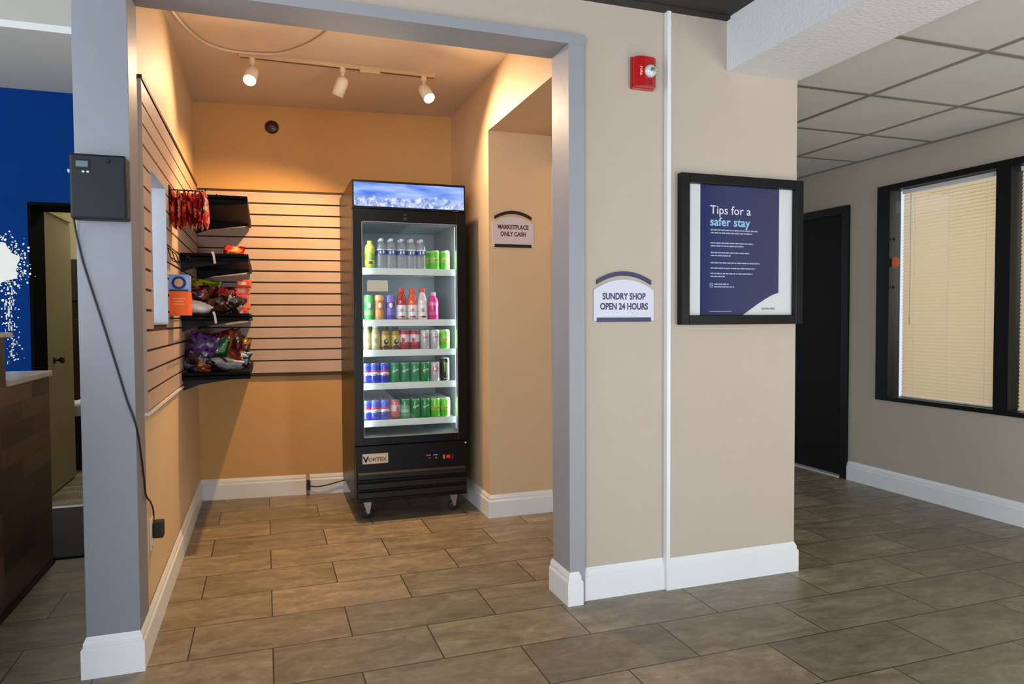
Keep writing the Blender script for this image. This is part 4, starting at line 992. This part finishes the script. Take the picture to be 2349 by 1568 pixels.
obj('glass_pane', box(B(), x0 + fwid, x1 - fwid, 2.675, 2.677, z0 + fwid, z1 - fwid), M['pglass'], t)

# fire alarm
t = thing('fire_alarm', 'red fire alarm strobe mounted high on the beige wall', 'alarm', (1.54, 2.715, 2.18))
bm = B(); box(bm, 1.486, 1.594, 2.700, 2.7148, 2.178, 2.312, .004); obj('back_plate', bm, M['red'], t)
bm = B(); prism(bm, [(1.490, 2.7), (1.590, 2.7), (1.590, 2.678), (1.574, 2.668), (1.530, 2.664), (1.506, 2.668), (1.490, 2.684)], 2, 2.183, 2.307); obj('housing', bm, M['red'], t)
bm = B(); lathe(bm, [(.001, 2.645), (.016, 2.647), (.025, 2.655), (.029, 2.669), (.001, 2.669)], (1.556, 0, 2.246), 24, 'Y'); s = obj('strobe', bm, M['strobe'], t, smooth=True)
bm = B(); box(bm, 1.548, 1.566, 2.640, 2.648, 2.238, 2.254, .002); obj('strobe_tube', bm, M['chrome'], s)
bm = text_bm('FIRE', .021, .0005, 1.0)
for v in bm.verts: v.co = Vector((1.5085 + v.co.y, 2.6660 + (v.co.y - .007) * -.06, 2.245 - v.co.x))
obj('lettering', bm, M['rtext'], t)
bm = B()
for i in range(5):
    for j in range(3): lathe(bm, [(.0005, 2.6638), (.0022, 2.6638), (.0022, 2.6675), (.0005, 2.6675)], (1.530 + .008 * i, 0, 2.196 + .007 * j), 6, 'Y')
obj('sounder_holes', bm, plain('dark_red_holes', (90, 8, 10), .6), t)

# ------------------------------------------------------------------ reception side
t = thing('reception_counter', 'dark wood plank reception counter with pale marble tops', 'counter', (-1.5, 3.6, 0))
bm = B(); box(bm, -1.55, -1.016, 3.44, 4.05, 0, .93); obj('low_cabinet', bm, M['wood'], t)
bm = B(); box(bm, -1.57, -1.004, 3.44, 4.07, .931, .957, .004); obj('low_worktop', bm, M['marble'], t)
bm = B(); box(bm, -1.55, -1.016, 1.6, 3.438, 0, 1.135); obj('high_cabinet', bm, M['wood'], t)
bm = B(); box(bm, -1.58, -.995, 1.6, 3.47, 1.136, 1.155, .004); obj('high_worktop', bm, M['marble'], t)
bm = B(); box(bm, -1.016, -1.008, 1.6, 4.05, 0, .03); obj('toe_strip', bm, M['black'], t)
o = obj('floor_mat', box(B(), -2.2, -.63, 4.08, 5.17, 0, .012, .004), M['blackmat']); tag(o, 'black floor mat behind the reception counter before the doorway', 'mat')
o = obj('doorway_threshold', box(B(), -1.38, -.62, 5.2, 5.235, 0, .010, .002), M['panel']); tag(o, 'pale metal threshold strip in the doorway beyond the counter', 'threshold')
# splash graphic on the blue wall
bm = B(); rng = random.Random(11)
def blob(cx, cz, r):
    n = 9; vs = []
    for k in range(n):
        a = 2 * PI * k / n; rr = r * rng.uniform(.7, 1.25)
        vs.append(bm.verts.new((cx + rr * math.cos(a), 5.1975, cz + rr * math.sin(a))))
    bm.faces.new(vs)
n = 40; c = bm.verts.new((-1.58, 5.197, 1.56)); ring = []
for k in range(n):
    a = 2 * PI * k / n; rr = .125 * (1 + .10 * math.sin(7 * a) + .08 * rng.uniform(-1, 1))
    ring.append(bm.verts.new((-1.58 + rr * math.cos(a), 5.197, 1.56 + rr * 1.05 * math.sin(a))))
for k in range(n): bm.faces.new([c, ring[k], ring[(k + 1) % n]])
for k in range(260):
    a = rng.uniform(0, 2 * PI); d_ = .12 + abs(rng.gauss(0, .045)); blob(-1.58 + d_ * math.cos(a), 1.56 + d_ * math.sin(a), rng.uniform(.002, .008))
for k in range(110):
    z = rng.uniform(.95, 1.46); blob(-1.505 + rng.gauss(0, .022) + (1.46 - z) * .03, z, rng.uniform(.002, .006) * (1 + .4 * (z > 1.3)))
for k in range(26):
    z = rng.uniform(.93, 1.40); x = -1.50 + rng.gauss(0, .018); h = rng.uniform(.01, .05); w = rng.uniform(.0015, .004)
    bm.faces.new([bm.verts.new(p) for p in ((x - w, 5.197, z), (x + w, 5.197, z), (x + w * .5, 5.197, z + h), (x - w * .5, 5.197, z + h))])
o = obj('wall_decal', bm, M['splash']); tag(o, 'white paint splash graphic on the blue wall', 'wall graphic')
# back room bits seen past the open door
t = thing('wall_cabinet', 'dark wall cabinet in the back room beyond the open door', 'cabinet', (-1.45, 7.4, 1.4))
bm = B(); box(bm, -1.72, -1.1, 7.2, 7.599, 1.38, 1.75, .004); obj('cabinet_body', bm, plain('dark_cabinet', (50, 48, 40), .5), t)
bm = B(); box(bm, -1.715, -1.415, 7.19, 7.2, 1.385, 1.745, .002); box(bm, -1.405, -1.105, 7.19, 7.2, 1.385, 1.745, .002); obj('cabinet_door', bm, plain('dark_cabinet_door', (58, 54, 44), .5), t)
t = thing('base_cabinet', 'brown wooden cabinet in the back room beyond the open door', 'cabinet', (-1.4, 7.2, 0))
bm = B(); box(bm, -1.72, -1.0, 7.0, 7.59, 0, 1.22, .004); obj('cabinet_body', bm, M['brown'], t)
bm = B(); box(bm, -1.71, -1.37, 6.99, 7.0, .05, 1.19, .002); box(bm, -1.35, -1.01, 6.99, 7.0, .05, 1.19, .002); obj('cabinet_door', bm, M['brown'], t)
t = thing('waste_bin', 'dark waste bin with a white liner in the back room', 'bin', (-1.40, 6.55, 0))
bm = B(); lathe(bm, [(.11, 0), (.14, .50), (.145, .52), (.13, .52), (.10, .02)], (-1.40, 6.62, 0), 24, cap=False); obj('bin_body', bm, M['darkgrey'], t, smooth=True)
bm = B(); lathe(bm, [(.148, .44), (.152, .50), (.15, .535), (.12, .55), (.09, .50)], (-1.40, 6.62, 0), 24, cap=False)
for v in bm.verts: v.co += Vector((noise.noise(v.co * 14), noise.noise(v.co * 14 + Vector((5, 0, 0))), noise.noise(v.co * 14 + Vector((0, 9, 0))))) * .022
obj('bin_liner', bm, M['white'], t, smooth=True)

# lamp on the lobby side, seen only as a reflection in the fridge glass
t = thing('lobby_lamp', 'small rectangular cream lamp hanging in the lobby, mirrored in the fridge glass', 'lamp', (1.62, -2.44, 1.63))
bm = B(); box(bm, 1.475, 1.775, -2.5, -2.38, 1.635, 1.80, .01); obj('lamp_shade', bm, emission('cream_lamp_shade', (255, 232, 190), 12), t)
bm = B(); cyl(bm, (1.62, -2.44, 1.80), (1.62, -2.44, 2.535), .006); obj('suspension_rod', bm, M['chrome'], t)

# ------------------------------------------------------------------ lights
def lamp(name, typ, loc, energy, color, target=None, **kw):
    l = bpy.data.lights.new(name, typ); l.energy = energy; l.color = color
    for k, v in kw.items(): setattr(l, k, v)
    o = bpy.data.objects.new(name, l); COL.objects.link(o); o.location = loc
    if target is not None:
        d = Vector(target) - Vector(loc); o.rotation_euler = d.to_track_quat('-Z', 'Y').to_euler()
    return o
WARM = (1.0, .60, .29)
for i, ((hx, hy), dr, lit) in enumerate(heads):
    dv = Vector(dr).normalized(); p = Vector((hx, hy, 2.545)) + dv * .095
    lamp('spot_lamp_%d' % i, 'SPOT', p, [28, 128, 58][i], [(1, .68, .42), (1, .60, .25), (1, .68, .42)][i], p + dv, spot_size=math.radians([168, 116, 168][i]), spot_blend=[1.0, .6, 1.0][i], shadow_soft_size=.022)
lamp('alcove_fill', 'POINT', (.45, 3.5, 2.2), 5.5, (1, .74, .50), shadow_soft_size=.3)  # added soft fill, no fixture gives this light
# fridge interior
lamp('fridge_light', 'AREA', (1.09, 4.30, 1.14), 2.2, (.80, .95, 1.0), (.80, 4.7, 1.14), shape='RECTANGLE', size=.03, size_y=1.2)
lamp('fridge_fill_left', 'AREA', (.555, 4.275, 1.14), 1.5, (.80, .95, 1.0), (.85, 4.6, 1.14), shape='RECTANGLE', size=.03, size_y=1.2)  # added fill on the left side, no light strip behind it
# daylight from the lobby front plus added fills and ambient
lamp('lobby_window_light', 'AREA', (-3.0, -3.4, 1.4), 215, (.84, .92, 1.0), (1.6, 2.7, 1.2), shape='RECTANGLE', size=3.2, size_y=2.2)
lamp('lobby_low_light', 'AREA', (3.66, -3.4, .9), 90, (.86, .93, 1.0), (3.0, 2.2, 1.7), shape='RECTANGLE', size=.75, size_y=1.3)
lamp('reception_fill', 'AREA', (-2.5, 2.0, 1.5), 60, (.86, .93, 1.0), (-1.4, 4.8, 1.9), shape='RECTANGLE', size=1.6, size_y=1.6)  # unseen fill added to brighten the soffit and reception side
lamp('hall_up_fill', 'AREA', (3.1, .6, .12), 48, (1, .96, .88), (3.1, 1.2, 2.5), shape='RECTANGLE', size=1.2, size_y=3.5)  # unseen low fill added to brighten the hall ceiling
lamp('lobby_bounce_fill', 'AREA', (.8, .3, .10), 22, (.95, .97, 1), (1.2, 1.2, 2.5), shape='RECTANGLE', size=1.8, size_y=2.5)  # added fill in place of light bounced off the lobby floor
lamp('office_light', 'AREA', (6.3, 3.2, 1.6), 76, (1.0, .95, .83), (4.1, 3.1, 1.3), shape='RECTANGLE', size=2.6, size_y=2.0)
lamp('back_room_light', 'AREA', (-1.2, 6.8, 2.55), 18, (1.0, .93, .78), (-1.2, 6.8, 0), shape='RECTANGLE', size=.8, size_y=.8)
w = bpy.data.worlds.new('world'); bpy.context.scene.world = w; w.use_nodes = True
bg = w.node_tree.nodes['Background']; bg.inputs[0].default_value = (.72, .82, 1.0, 1); bg.inputs[1].default_value = 1.05
sc = bpy.context.scene
sc.view_settings.view_transform = 'Standard'; sc.view_settings.look = 'None'; sc.view_settings.exposure = 0; sc.view_settings.gamma = 1
